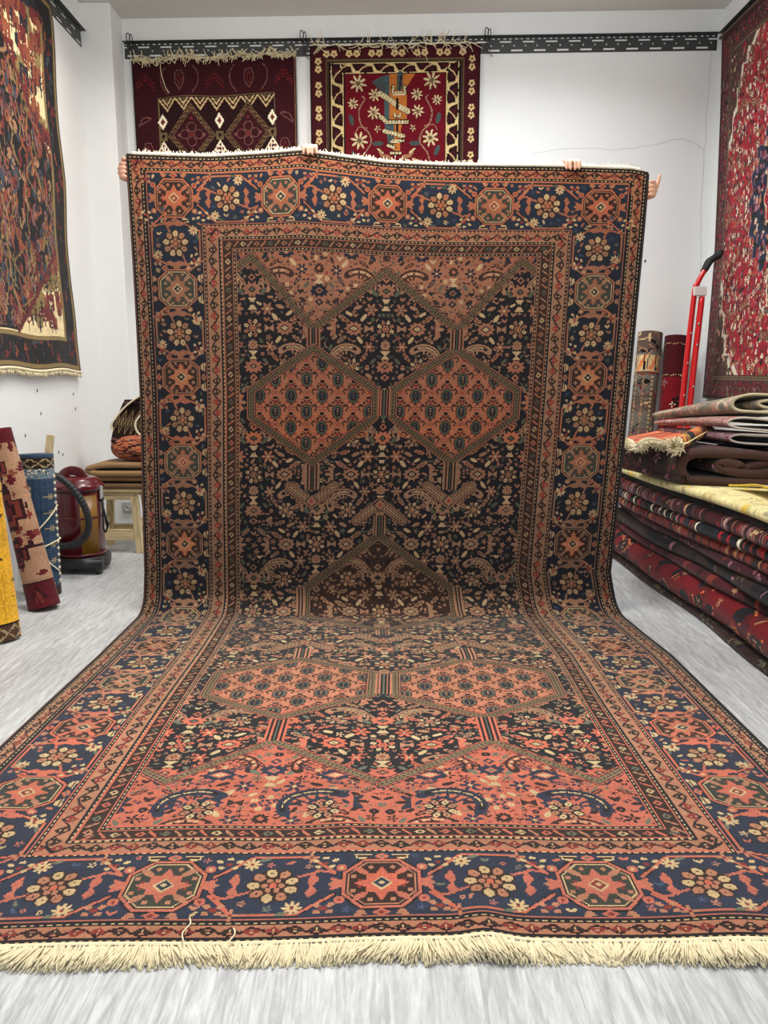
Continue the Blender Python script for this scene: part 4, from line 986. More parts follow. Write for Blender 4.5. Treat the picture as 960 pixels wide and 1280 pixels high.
stack_layer(1.570, .250, .312, .028, striped(160, 294, 9, 'BKBKB', 2, 9, 'PBKVP', 400), 'plain taupe brown folded carpet in the middle of the right stack', .5, inner=(70, 58, 50))
stack_layer(1.600, .316, .368, .024, flecked(160, 294, 12, 'M', 'PDKRPMB', 1500, .8, 2.2), 'plum coloured folded carpet just above the taupe one in the right stack', 2.6, pal=dict(M=(62, 26, 36)))
stack_layer(1.570, .372, .426, .025, striped(160, 294, 14, 'RBRTMRDR', 1.0, 4.0, 'RTSKCD', 600, slant=2), 'rust brown folded carpet with fine stripes, under the white toothed one', 1.4)
stack_layer(1.560, .430, .486, .026, striped(160, 294, 15, 'KWNRKWKEKRWNK', 1.0, 3.6, 'KRETN', 420, slant=1.5), 'folded carpet with black, white and red teeth along its fold', 1.8)
stack_layer(1.540, .490, .560, .032, striped(160, 294, 18, 'MRDNMPKDR', 1.2, 5, 'RPTNCED', 900, lines='TPCP', slant=5), 'wine and grey striped folded carpet just under the black one', 1.1)
stack_layer(1.570, .564, .602, .018, flecked(160, 294, 20, 'K', 'KBDGB', 900), 'thin black folded carpet lying below the yellow one', .9, inner=(30, 27, 26))
YEL = dict(C=(212, 198, 142), V=(150, 140, 110), Y=(224, 190, 70), T=(190, 170, 110), G=(140, 134, 116))
Ty = stack_layer(1.520, .606, .652, .022, flecked(160, 294, 23, 'C', 'CVTYGT', 700, 1.2, 3.2), 'pale yellow folded carpet with grey flowers, topmost of the long right stack', 1.2, pal=YEL, inner=(190, 176, 120))
# its turned-back flap, bright side up
def yellow_flap():
    l = Loom(60, 150, .7, 'Y'); r = np.random.default_rng(2)
    l.rect(3, 3, 60, 147, 'W'); l.rect(4, 4, 60, 146, 'G')
    for y in np.arange(8, 146, 5):
        l.disc(8, y, 1.6, 'W'); l.ell(8, y+2.5, 1, .6, 'U')
    for x in np.arange(8, 60, 5): l.disc(x, 141, 1.6, 'W')
    l.rect(13, 4, 60, 136, 'Y'); l.rect(14.5, 4, 60, 134, 'C'); l.rect(15.2, 4, 60, 133, 'Y')
    for _ in range(150): 
        x = r.uniform(17, 58); y = r.uniform(6, 130); star(l, x, y, 2.2, 5, 'OCW'[r.integers(3)], 'Y')
    return l
yf = yellow_flap()
def fpos(U, V):
    y = 2.36+V*(1.38-.34*U); x = 1.66+.055*np.sin(y*4.2+.3)+.03*np.sin(y*9)+U*(.62); x = x+.10*np.clip(V-.75, 0, 1)
    z = .664+.020*(1+np.sin(y*7.5+1.2))*np.exp(-U*2.5)*np.clip((V-.25)*3, 0, 1)+.012*np.sin((y*2.3)+.6)*.5
    return np.stack([x, y, z], -1)
cloth('turned_flap', yf, fpos, Ty, WOOL2, .010, yf.colours(dict(Y=(232, 200, 66), C=(240, 222, 130), G=(186, 184, 176), W=(240, 236, 220), U=(120, 130, 150), O=(214, 160, 50))))

# folded carpets lying on top of the long stack
def skew(A, f): return f(A)
pd = np.array((.935, -.34, 0)); ed = np.array((-.16, .985, 0))
prof = [(.86, .012), (.10, .012), (.04, .03), (.018, .075), (.035, .125), (.09, .148), (.20, .152), (.34, .150), (.44, .140), (.47, .115), (.46, .085), (.40, .062), (.30, .058), (.22, .072), (.19, .092), (.22, .108), (.28, .100), (.29, .088)]
prof = curve_pts([(p[0], p[1]) for p in prof][::-1], 90)
T = thing('folded_carpet', (1.7, 4.1, .655), 'thick dark brown carpet rolled into a loose fold on top of the yellow one', 'carpet')
ribbon('folded_pile', prof, .042, (1.50, 3.90, .668), pd, ed, .66, flecked(170, 66, 41, 'B', 'DKBRDMP', 900, .8, 2.4), T, WOOL2, inner=(52, 36, 32), edge=(70, 48, 42))
prof2 = curve_pts([(.95, .15), (.60, .16), (.50, .14), (.42, .115), (.30, .085), (.33, .05), (.44, .03), (.60, .014), (.95, .012)], 60)
ribbon('inner_fold', [(p[0]+.02, p[1]) for p in prof2], .036, (1.50, 3.905, .668), pd, ed, .62, flecked(140, 62, 43, 'B', 'DKBRDM', 700, .8, 2.2), T, WOOL2, inner=(46, 32, 30), edge=(66, 46, 40))

zt = .846
def kil(W, L, seed):
    l = Loom(W, L, .6, 'S')
    for i, y in enumerate(np.arange(0, L, 4.2)):
        c = 'SOKSRSOTB'[i % 9]; l.line([(x, y+2.2*abs(((x/7) % 2)-1)) for x in np.arange(0, W+1, 1.0)], 2.0, c)
    return l
T = thing('kilim', (1.55, 4.2, zt), 'orange striped kilim with shaggy cream fringe on the dark brown carpet', 'kilim')
def kpos(U, V):
    x = 1.385+U*(.42-.27*(1-V))+V*.02; y = 4.40-V*.0+U*.0-(1-V)*.0
    y = 4.02+V*.50+.06*U; z = zt+.030+.012*np.sin(U*5+V*4)-.030*np.exp(-U/.08)-.012*(1-V)+.022*V*U
    return np.stack([x-.06*(1-V)*(1-U), y, z], -1)
kl = kil(46, 50, 1); cloth('woven_body', kl, lambda U, V: kpos(U, 1-V), T, WOOL2, .012, kl.colours(dict(S=(206, 104, 74), O=(214, 128, 66), B=(110, 52, 46), K=(70, 46, 52), T=(190, 150, 110))))
rt, dr = [], []
for v in np.linspace(0, 1, 190):
    p = kpos(np.array(0.0), np.array(v)); rt.append(p); dr.append((-.9+r4.normal(0, .25), r4.normal(-.1, .35), -.30))
for u in np.linspace(0, .9, 220):
    p = kpos(np.array(u), np.array(0.0)); rt.append(p); dr.append((r4.normal(0, .35), -.8, -.62))
strands('fringe', rt, dr, .050, .0040, T, YARN, r4, .8, 4)
for a in (0, 1):
    P = kpos(np.zeros(40), np.linspace(0, 1, 40)) if a == 0 else kpos(np.linspace(0, .95, 40), np.zeros(40))
    MB().tube(P, .012, 7).build('fringe_band', YARN, T, True)
T = thing('kilim', (1.72, 4.1, zt), 'rolled orange and ochre kilim with a yellowish fringed end, right of the flat kilim', 'kilim')
l = striped(38, 60, 4, 'OKSOVKR', 3, 8, 'YOKT', 60); K0 = np.array((1.485, 3.90, .862)); e1 = np.array((.37, .46, .075)); e1 /= np.linalg.norm(e1); p1 = np.array((.779, -.627, 0))
ribbon('rolled_body', spiral(.040, .010, 3), .010, K0, p1, e1, .50, l, T, WOOL2, inner=(170, 130, 80), edge=(206, 186, 130))
rt, dr = [], []
for _ in range(150):
    a = r4.uniform(0, 6.28); q = r4.uniform(.55, 1)*.040; p = K0+p1*q*math.cos(a)+np.array((0, 0, 1))*q*math.sin(a); rt.append(p); dr.append(-e1*1.0+r4.normal(0, .35, 3)+np.array((0, 0, -.35)))
strands('fringe', rt, dr, .035, .0032, T, YARN, r4, .8, 4)
T = thing('folded_carpet', (1.85, 4.2, zt), 'black folded cloth squeezed under the mauve carpet, right of the rolled kilim', 'carpet')
ribbon('folded_pile', curve_pts([(.30, .028), (.12, .030), (.04, .028), (.02, .018), (.04, .009), (.12, .007), (.30, .007)], 50), .012, (1.765, 4.06, zt-.004), (.86, -.51, 0), (-.16, .985, 0), .42, flecked(70, 42, 61, 'K', 'DKN', 200), T, WOOL2, inner=(26, 24, 26), edge=(40, 36, 36))

def taper(A):
    A = A.copy(); t = np.clip((A[..., 1]-3.95)/.75, 0, 1); zb = zt+.05; A[..., 2] = zb+(A[..., 2]-zb)*(.98-.62*t)-.058*(1-t)-.014*t
    return A
def droop(A):
    A = taper(A); t = np.clip((A[..., 1]-3.80)/.85, 0, 1); A[..., 2] += .022*np.sin(math.pi*t)*(1-.5*t)-.008*np.clip((A[..., 0]-1.85)/.3, 0, 1); return A
T = thing('folded_carpet', (2.0, 4.2, zt), 'mauve and grey carpet folded in three loose loops on top of everything', 'carpet')
sx = .55
def lp(z0, z1, r, x0=.0): return []
prof = [(.57, .018), (.45, .016), (.20, .018), (.05, .022), (.0, .04), (.03, .062), (.12, .066), (.30, .062), (.50, .052), (.57, .048)]
l = flecked(150, 78, 71, 'P', 'PMCPGMT', 700, .8, 2.4); cl = l.colours; l.colours = lambda: cl(dict(P=(128, 92, 98), M=(92, 50, 62), C=(190, 170, 160), G=(112, 104, 104)))
ribbon('lower_loop', curve_pts(prof[::-1], 70), .011, (1.79, 3.98, zt+.055), (.86, -.51, 0), (-.30, .955, 0), .58, l, T, WOOL2, inner=(120, 104, 96), edge=(176, 166, 154), deform=taper)
prof = [(.57, .084), (.40, .083), (.18, .084), (.04, .088), (-.015, .112), (.02, .138), (.12, .142), (.30, .130), (.50, .112), (.57, .108)]
l = flecked(150, 78, 73, 'P', 'RMCPTMS', 700, .8, 2.6); cl2 = l.colours; l.colours = lambda: cl2(dict(P=(158, 122, 114), M=(112, 60, 62), C=(208, 186, 164), R=(150, 62, 58), S=(186, 118, 98)))
ribbon('middle_loop', curve_pts(prof[::-1], 70), .012, (1.79, 3.98, zt+.055), (.86, -.51, 0), (-.30, .955, 0), .60, l, T, WOOL2, inner=(132, 116, 104), edge=(182, 172, 158), deform=droop)
prof = [(.56, .155), (.34, .158), (.16, .160), (.03, .170), (-.005, .205), (.02, .240), (.10, .252), (.24, .240), (.30, .212), (.27, .186), (.19, .180), (.13, .192), (.12, .210), (.17, .222), (.22, .212)]
l = flecked(150, 78, 75, 'V', 'GVTCPGV', 600, 1.5, 4.5); cl3 = l.colours; l.colours = lambda: cl3(dict(V=(138, 126, 108), G=(116, 112, 100), T=(170, 150, 126), C=(190, 172, 146), P=(178, 132, 118)))
ribbon('top_loop', curve_pts(prof[::-1], 90), .014, (1.80, 3.99, zt+.078), (.86, -.51, 0), (-.30, .955, 0), .64, l, T, WOOL2, inner=(150, 138, 112), edge=(186, 174, 142), deform=taper)

# ------------------------------------------------------------------ carpets rolled up and stood on end
def roll(label, base, top, r, l, t=.012, turns=3, pal=None, group=None, inner=(120, 100, 80), edge=(170, 150, 120), extra=None, start=0.0, taper_to=1.0):
    b = np.array(base, float); q = np.array(top, float); e = q-b; L = np.linalg.norm(e); e /= L
    a = np.cross((0, 1, 0), e); a /= np.linalg.norm(a); c = np.cross(e, a)
    T = thing('rolled_carpet', tuple(b), label, 'rolled carpet', group)
    if pal:
        co = l.colours; l.colours = lambda: co(pal)
    pr = spiral(r, t, turns); ca, sa = math.cos(start), math.sin(start); pr = np.stack([pr[:, 0]*ca-pr[:, 1]*sa, pr[:, 0]*sa+pr[:, 1]*ca], 1)
    def df(A):
        w = A-b; h = (w@e)/L; ax = (w@e)[..., None]*e; return b+ax+(w-ax)*(1+(taper_to-1)*h)[..., None]
    ribbon('rolled_pile', pr, t, b, a, e, L, l, T, WOOL2, inner=inner, edge=edge, deform=df, up=tuple(c), edge2=edge)
    return T, e, a, c
def wrap_cols(l, turns, r, t):      # only the outermost turn shows: motifs are drawn on the last part of the profile
    return l
LROLL = 'rolled carpets standing by the left wall'
def yellow_roll():
    l = Loom(150, 165, .8, 'Y'); rr = np.random.default_rng(4)
    for _ in range(420):
        x = rr.uniform(0, 150); y = rr.uniform(0, 165); l.ell(x, y, .9, .6, 'B', rr.uniform(-1, 1)); 
    for _ in range(160): x = rr.uniform(0, 150); y = rr.uniform(0, 165); l.line([(x, y), (x+rr.normal(0, 1), y+rr.uniform(8, 24))], .8, 'O')
    for _ in range(26): l.disc(rr.uniform(0, 150), rr.uniform(0, 165), 2.2, 'C')
    l.rect(0, 0, 150, 7, 'B'); 
    for x in np.arange(0, 150, 7): l.line([(x, .5), (x+7, 6.5)], .5, 'T'); l.line([(x+7, .5), (x, 6.5)], .5, 'T')
    l.line([(0, 7.5), (150, 7.5)], .8, 'K'); l.line([(0, 68), (150, 69)], .5, 'B')
    return l
roll('golden yellow rolled carpet with a dark brown end band, nearest on the left', (-1.795, 3.42, .004), (-1.905, 3.47, 1.62), .112, yellow_roll(), .013, 3, dict(Y=(224, 168, 44), O=(206, 146, 36), T=(150, 130, 100), B=(74, 50, 34)), LROLL, inner=(170, 130, 60))
def beige_roll():
    l = Loom(120, 96, .7, 'T'); rr = np.random.default_rng(14)
    l.rect(0, 0, 120, 13, 'M')
    for x in np.arange(4, 120, 15):
        for a in (-.8, -.3, .3, .8): l.line([(x, 11), (x+5*math.sin(a), 11-8*math.cos(a))], 1.2, 'D' if abs(a) > .5 else 'R')
    for k in range(170):
        x = rr.uniform(0, 120); y = rr.uniform(17, 92); c = 'MMDRBN'[rr.integers(6)]
        w, h = rr.uniform(1, 3.6), rr.uniform(.8, 2.6)
        l.poly([(x-w, y), (x-w, y-h*.5), (x-w*.5, y-h*.5), (x-w*.5, y-h), (x+w*.5, y-h), (x+w*.5, y-h*.5), (x+w, y-h*.5), (x+w, y+h*.4), (x+w*.5, y+h*.4), (x+w*.5, y+h), (x-w*.4, y+h), (x-w*.4, y)], c)
    for x in np.arange(6, 120, 24):
        for y0, s in ((53, 1), (30, .7), (76, .6)):
            for q, c in ((13*s, 'D'), (10.5*s, 'R'), (7*s, 'D'), (4*s, 'M')): l.poly([(x-q*.9, y0), (x-q*.9, y0-q*.4), (x-q*.4, y0-q*.4), (x-q*.4, y0-q*.8), (x+q*.4, y0-q*.8), (x+q*.4, y0-q*.4), (x+q*.9, y0-q*.4), (x+q*.9, y0+q*.4), (x+q*.4, y0+q*.4), (x+q*.4, y0+q*.8), (x-q*.4, y0+q*.8), (x-q*.4, y0+q*.4), (x-q*.9, y0+q*.4)], c)
    l.line([(0, 13.5), (120, 13.5)], .8, 'D'); l.line([(0, 33), (120, 33)], 1.2, 'D'); l.rect(0, 88, 120, 96, 'M')
    return l
roll('beige and maroon rolled carpet leaning to the left between the yellow and blue rolls', (-1.785, 3.90, .010), (-1.990, 3.99, .93), .088, beige_roll(), .013, 3, dict(T=(158, 122, 96), M=(84, 22, 30), R=(108, 46, 40), D=(46, 18, 24), B=(120, 64, 48)), LROLL, inner=(120, 60, 54), edge=(110, 36, 44), taper_to=.72)
def blue_roll():
    l = Loom(110, 80, .6, 'U')
    for y in np.arange(0, 80, 1.6): l.line([(0, y), (110, y)], .5, 'N', 2.4)
    l.rect(0, 72, 110, 78, 'B'); 
    for x in np.arange(0, 110, 6): l.line([(x, 72.5), (x+6, 77.5)], .5, 'T'); l.line([(x+6, 72.5), (x, 77.5)], .5, 'T')
    l.rect(0, 66, 110, 72, 'L'); rr = np.random.default_rng(3)
    for _ in range(400): l.disc(rr.uniform(0, 110), rr.uniform(66, 72), .4, 'TWN'[rr.integers(3)])
    l.rect(0, 0, 110, 5, 'B'); l.line([(0, 6.4), (110, 6.4)], 1.4, 'T', 1.6)
    for x in np.arange(4, 110, 17.5):
        for y in (56, 47, 38, 29, 20): star(l, x, y, 1.9, 6, 'T', 'N'); l.line([(x-3, y), (x+3, y)], .4, 'T')
        for y in np.arange(10, 64, 3): l.disc(x+8.7, y, .9, 'C'); l.disc(x+8.7, y, .35, 'U')
    return l
Tb, e, a, c = roll('blue rolled carpet tied with pale string, standing in front of the vacuum cleaner', (-1.905, 4.17, .004), (-1.908, 4.20, .785), .094, blue_roll(), .011, 3, dict(U=(48, 68, 90), N=(38, 54, 74), L=(104, 122, 134), T=(150, 136, 104)), LROLL, inner=(70, 84, 100), edge=(60, 74, 92), start=2.2)
STR = mat('pale_twine', (222, 214, 180), .8)
bb = np.array((-1.905, 4.17, .004)); mb = MB()
def on(ang, h, r=.0985): return bb+e*h+a*r*math.cos(ang)+c*r*math.sin(ang)
for seq in (((-3.6, .47), (-2.9, .42), (-2.2, .395), (-1.57, .355), (-1.0, .40), (-.4, .46), (.1, .50)), ((-3.3, .26), (-2.6, .262), (-1.9, .27), (-1.57, .262), (-1.0, .28), (-.4, .30), (.4, .31), (1.6, .30), (2.6, .27)), ((-1.57, .355), (-1.55, .31), (-1.6, .262), (-1.2, .23), (-.7, .18), (-.1, .13)), ((-1.57, .262), (-1.75, .24), (-1.62, .22), (-1.45, .25))):
    mb.tube(curve_pts([on(t, h) for t, h in seq], 40), .0038, 6)
tag(mb.build('string', STR, Tb, True), 'pale twine tied around the roll')
for h in np.linspace(.08, .66, 17): p = on(-.12, h, .100); MB().box(p, (.010, .010, .014)).build('side_tassel', YARN_W, Tb, False, .002)

RROLL = 'rolled carpets standing in the right back corner'
def grey_roll(seed, pal=None):
    l = striped(110, 150, seed, 'BGBPB', 6, 16, 'TPCRGK', 900); 
    for x in np.arange(0, 110, 5):
        l.line([(x, y+2*((y//4) % 2)) for y in range(0, 120, 4)], .7, 'T' if int(x) % 2 else 'C', 3)
    l.rect(0, 122, 110, 134, 'C')
    for x in np.arange(0, 110, 7): l.line([(x, 123), (x+3.5, 133)], 1.6, 'O'); l.line([(x+3.5, 123), (x+3, 133)], 1.2, 'K'); l.line([(x+5, 123), (x+6, 133)], .8, 'B')
    return l
roll('grey brown rolled carpet with a cream and orange band, leaning on the back wall', (1.845, 5.66, .004), (1.985, 5.87, 1.53), .092, grey_roll(3), .012, 3, dict(B=(86, 70, 62), G=(104, 98, 88), P=(112, 84, 80)), RROLL, inner=(190, 176, 140), edge=(206, 192, 150))
def crimson_roll():
    l = Loom(110, 150, .7, 'E'); rr = np.random.default_rng(9)
    for _ in range(300): l.ell(rr.uniform(0, 110), rr.uniform(0, 150), 1.6, 1.0, 'MDR'[rr.integers(3)], rr.uniform(-1, 1))
    for x in np.arange(5, 110, 19):
        for y in (22, 50, 76, 102): star(l, x, y, 4.4, 7, 'K', 'R'); star(l, x+3, y+3, 2.6, 4, 'W', 'E'); star(l, x-3.5, y-2.5, 2.2, 4, 'W', 'E'); star(l, x+9, y+13, 3.0, 5, 'P', 'R')
    l.rect(0, 119, 110, 150, 'M')
    for y in (120, 143): l.line([(x, y+.8*(int(x) % 2)) for x in range(0, 111)], .7, 'C', 2)
    return l
roll('crimson rolled carpet with white flowers, standing beside the red hand truck', (2.060, 5.62, .004), (2.168, 5.83, 1.50), .090, crimson_roll(), .012, 3, dict(E=(112, 14, 24), M=(66, 12, 20)), RROLL, inner=(70, 20, 24), edge=(70, 20, 24))
roll('short dark rolled carpet half hidden behind the right edge of the big carpet', (1.60, 5.62, .004), (1.68, 5.86, 1.12), .074, flecked(90, 110, 8, 'B', 'KDGP', 500), .012, 3, None, RROLL)

# ------------------------------------------------------------------ stool with folded textiles, left of the big carpet
PINE = mat('pale_pine', (206, 180, 128), .6, noise=.14, nscale=9, bump=.1, bscale=30)
def wood(name, axis_scale, col=(206, 182, 132)):
    m = bpy.data.materials.new(name); m.use_nodes = True; nt = m.node_tree; b = nt.nodes['Principled BSDF']; tc = nt.nodes.new('ShaderNodeTexCoord')
    mp = nt.nodes.new('ShaderNodeMapping'); mp.inputs['Scale'].default_value = axis_scale; n = nt.nodes.new('ShaderNodeTexNoise'); n.inputs['Scale'].default_value = 1; n.inputs['Detail'].default_value = 5; n.inputs['Distortion'].default_value = .6
    rp = nt.nodes.new('ShaderNodeValToRGB'); rp.color_ramp.elements[0].position = .3; rp.color_ramp.elements[0].color = lin(*[int(v*.74) for v in col]); rp.color_ramp.elements[1].position = .62; rp.color_ramp.elements[1].color = lin(*col)
    for x, y in ((tc.outputs['Object'], mp.inputs['Vector']), (mp.outputs['Vector'], n.inputs['Vector']), (n.outputs['Fac'], rp.inputs['Fac']), (rp.outputs['Color'], b.inputs['Base Color'])): nt.links.new(x, y)
    b.inputs['Roughness'].default_value = .55; return m
PINE_V, PINE_H = wood('pine_upright', (60, 60, 5), (222, 200, 152)), wood('pine_level', (5, 60, 60), (222, 200, 152))
sx0, sx1, sy0, sy1, sz = -2.03, -1.655, 5.20, 5.50, .452
T = thing('wooden_stool', ((sx0+sx1)/2, 5.35, 0), 'pale pine stool with splayed legs under folded textiles, beside the vacuum cleaner', 'stool')
MB().box(((sx0+sx1)/2, 5.35, sz-.011), (sx1-sx0, sy1-sy0, .022)).build('seat', PINE_H, T, False, .004)
for s in (-1, 1):
    for d in (-1, 1):
        top = ((sx0+sx1)/2+s*.118, 5.35+d*.105, sz-.022); bot = ((sx0+sx1)/2+s*.150, 5.35+d*.135, 0)
        mb = MB(); mb.beam(bot, top, .050, .034, .050, .034); mb.build('leg', PINE_V, T, False, .003)
for d in (-1, 1): MB().box(((sx0+sx1)/2, 5.35+d*.112, sz-.052), (.285, .022, .055)).build('apron', PINE_H, T, False, .002)
for d in (-1, 1): MB().box(((sx0+sx1)/2, 5.35+d*.128, .128), (.30, .024, .075 if d < 0 else .06)).build('stretcher', PINE_H, T, False, .002)
for s in (-1, 1): MB().box(((sx0+sx1)/2+s*.140, 5.35, .20), (.024, .25, .05)).build('stretcher', PINE_H, T, False, .002)

BRN = dict(T=(146, 112, 76), B=(112, 82, 56), V=(128, 98, 66))
T = thing('folded_blanket', (-1.75, 5.35, sz), 'brown folded blanket in two thick layers lying on the pine stool', 'blanket')
def col_of(l, pal):
    c = l.colours; l.colours = lambda: c(pal, noise=.05); return l
lb = lambda s: col_of(striped(120, 30, s, 'TVTT', 3, 8, 'TV', 40), BRN)
ribbon('lower_fold', curve_pts([(.52, .064), (.15, .068), (.045, .062), (.015, .042), (.045, .022), (.15, .018), (.52, .018)], 50), .032, (-2.02, 5.19, sz+.002), (1, 0, 0), (0, 1, 0), .30, lb(1), T, WOOL2, inner=(120, 90, 60), edge=(120, 92, 64))
ribbon('upper_fold', curve_pts([(.55, .158), (.20, .162), (.07, .152), (.02, .128), (.06, .108), (.18, .104), (.55, .104)], 50), .038, (-2.03, 5.18, sz+.002), (1, 0, 0), (0, 1, 0), .31, lb(2), T, WOOL2, inner=(130, 100, 66), edge=(150, 118, 82))
bz = sz+.182
T = thing('cushion', (-1.66, 5.33, bz), 'rust patterned plump carpet cushion lying on the brown blanket', 'cushion')
def plump(c, d, l, name, par, ex=.55):
    U, V = np.meshgrid(np.linspace(0, 2*math.pi, 91), np.linspace(-math.pi/2, math.pi/2, 41)); sp = lambda t, p: np.sign(t)*np.abs(t)**p
    P = np.stack([c[0]+d[0]*sp(np.cos(V), .6)*sp(np.cos(U), ex), c[1]+d[1]*sp(np.cos(V), .6)*sp(np.sin(U), ex), c[2]+d[2]*sp(np.sin(V), .9)], -1)
    I = np.arange(91*41).reshape(41, 91); F = np.stack([I[:-1, :-1], I[:-1, 1:], I[1:, 1:], I[1:, :-1]], -1).reshape(-1, 4); cc = l.colours()
    jj = (np.arange(40)/40*l.nv).astype(int); ii = (np.arange(90)/90*l.nu).astype(int)
    return obj(name, P.reshape(-1, 3), F, WOOL2, par, True, cc[np.ix_(jj, ii)].reshape(-1, 3))
cu = flecked(120, 60, 31, 'S', 'RBSTORB', 900, .8, 2.6); cuc = cu.colours; cu.colours = lambda: cuc(dict(S=(164, 94, 66), R=(118, 54, 44), T=(150, 112, 84)))
plump((-1.63, 5.34, bz+.095), (.245, .17, .098), cu, 'cushion_cover', T)
T = thing('folded_kilim', (-1.60, 5.33, bz+.17), 'dark folded kilim with cream diamonds and an orange striped edge, on the rust cushion', 'kilim')
def dk():
    l = Loom(110, 40, .6, 'B')
    for x in np.arange(0, 110, 16):
        for q, c in ((8.5, 'C'), (7, 'K'), (5, 'G'), (3, 'C'), (1.5, 'K')): l.poly([(x-q, 20), (x, 20-q*1.3), (x+q, 20), (x, 20+q*1.3)], c)
    for y in (3, 37): l.line([(x, y+1.2*((x//3) % 2)) for x in range(0, 110, 3)], 1.4, 'P')
    l.rect(84, 0, 96, 40, 'C'); l.rect(88, 0, 92, 40, 'O'); l.rect(96, 0, 98, 40, 'K')
    return l
def tilt(A):
    A = A.copy(); h = (A[..., 2]-(bz+.15)); A[..., 0] += -.02+.10*np.clip(h/.3, 0, 1)**2; return A
ribbon('folded_body', curve_pts([(.10, .0), (.02, .06), (-.02, .11), (.0, .17), (.05, .26), (.12, .325), (.19, .33), (.22, .28), (.17, .20), (.14, .12), (.20, .04), (.40, .03)][::-1], 80), .014, (-1.815, 5.22, bz+.135), (1, 0, 0), (0.05, 1, 0), .26, dk(), T, WOOL2, inner=(96, 74, 62), edge=(226, 212, 182), deform=tilt)
face = dk(); cloth('folded_face', face, lambda U, V: np.stack([-1.850+.045*V+.05*V*V+U*.30*(.7+.3*V)+.03*np.sin(V*3)*U, 5.205+.05*V+.02*np.sin(U*3)+0*U, bz+.135+.04*(1-U)*(1-V)*0-.06*U*(1-V)+V*.285-.16*U*V*0], -1), T, WOOL2, .010)

# ------------------------------------------------------------------ vacuum cleaner
cx, cy, r0 = -1.915, 4.76, .142
RED = mat('maroon_enamel', (92, 9, 22), .28, noise=.04, nscale=8, coat=.4); GOLD = mat('gold_brown_panel', (138, 96, 26), .35); BLK = mat('black_plastic', (30, 31, 32), .42, noise=.08, nscale=30)
CHR = mat('chrome_clip', (190, 190, 192), .25, .9); RUB = mat('black_rubber_hose', (34, 36, 38), .5)
T = thing('vacuum_cleaner', (cx, cy, 0), 'maroon drum vacuum cleaner with black hose and gold brown panel by the left wall', 'vacuum cleaner')
MB().lathe([(.10, .085), (r0, .095), (r0, .50), (r0-.004, .512), (.1, .512)], (cx, cy, 0), 56).build('drum', RED, T, True)
mb = MB(); n = 20; a0, a1 = math.radians(-68), math.radians(-22)
for k in range(n+1):
    a = a0+(a1-a0)*k/n
    for z in (.115, .485):
        for q in (r0+.0002, r0+.0022): mb.v.append((cx+q*math.cos(a), cy+q*math.sin(a), z))
for k in range(n):
    i = k*4; mb.f += [(i+1, i+5, i+7, i+3), (i, i+2, i+6, i+4), (i, i+4, i+5, i+1), (i+2, i+3, i+7, i+6)]
mb.f += [(0, 1, 3, 2), (n*4, n*4+2, n*4+3, n*4+1)]
tag(mb.build('side_panel', GOLD, T, True), 'gold brown panel')
for z, nm in ((.345, 'rib'), (.112, 'rib')): MB().lathe([(r0, z-.008), (r0+.0045, z-.006), (r0+.0045, z+.006), (r0, z+.008)], (cx, cy, 0), 56).build(nm, RED, T, True)
lid = MB().lathe([(.10, .512), (r0+.010, .512), (r0+.013, .522), (r0+.012, .540), (r0+.002, .552), (r0-.006, .556), (r0-.010, .575), (r0-.045, .592), (.04, .598), (.0005, .598)], (cx, cy, 0), 56).build('lid', RED, T, True)
hd = MB(); hp = curve_pts([(cx-.085, cy-.03, .580), (cx-.068, cy-.03, .612), (cx-.025, cy-.03, .632), (cx+.018, cy-.03, .626), (cx+.044, cy-.03, .604), (cx+.055, cy-.03, .580)], 26)
for k in range(len(hp)-1): hd.beam(hp[k], hp[k+1]+(hp[k+1]-hp[k])*.12, .055, .026, up=(0, 1, 0))
hd.build('carry_handle', RED, lid, True, .004)
MB().lathe([(r0+.001, .503), (r0+.006, .506), (r0+.006, .512), (r0+.001, .514)], (cx, cy, 0), 56).build('rim_seal', BLK, T, True)
for an in (-8, 172):
    a = math.radians(an); p = np.array((cx+(r0+.010)*math.cos(a), cy+(r0+.010)*math.sin(a), .495)); MB().box(p, (.012, .03, .085), [(math.cos(a), math.sin(a), 0), (-math.sin(a), math.cos(a), 0), (0, 0, 1)]).build('lid_clip', CHR, T, False, .003)
mb = MB(); mb.lathe([(.12, .030), (r0+.022, .034), (r0+.026, .050), (r0+.022, .088), (r0+.004, .098), (.10, .098)], (cx, cy, 0), 48); mb.box((cx+.03, cy-.135, .062), (.29, .06, .058)); mb.build('base', BLK, T, True)
for wx, wy in ((.150, -.125), (-.135, -.115), (.11, .12), (-.11, .12)):
    wl_ = MB().lathe([(.010, -.016), (.042, -.016), (.046, -.010), (.046, .010), (.042, .016), (.010, .016)], (cx+wx, cy+wy, .046), 28, 'x').build('wheel', BLK, T, True)
    MB().lathe([(.001, .0), (.018, .0), (.020, .019), (.014, .023), (.001, .023)], (cx+wx+.001, cy+wy, .046), 20, 'x').build('hub_cap', BLK, wl_, True)
hz = [(cx-.150, cy-.19, .52), (cx-.115, cy-.205, .60), (cx-.045, cy-.215, .622), (cx+.03, cy-.22, .575), (cx+.095, cy-.22, .49), (cx+.132, cy-.22, .40), (cx+.138, cy-.215, .33), (cx+.112, cy-.21, .255), (cx+.05, cy-.195, .205), (cx-.03, cy-.175, .185), (cx-.08, cy-.155, .178), (cx-.105, cy-.115, .174)]
hpth = curve_pts(hz, 190); MB().tube(hpth, [.021+.0016*math.sin(k*math.pi*.5) for k in range(len(hpth))], 16).build('hose', RUB, T, True)
MB().tube(curve_pts([(cx-.113, cy-.118, .172), (cx-.09, cy-.09, .172)], 5), .029, 20).build('hose_socket', BLK, T, True)
mb = MB()
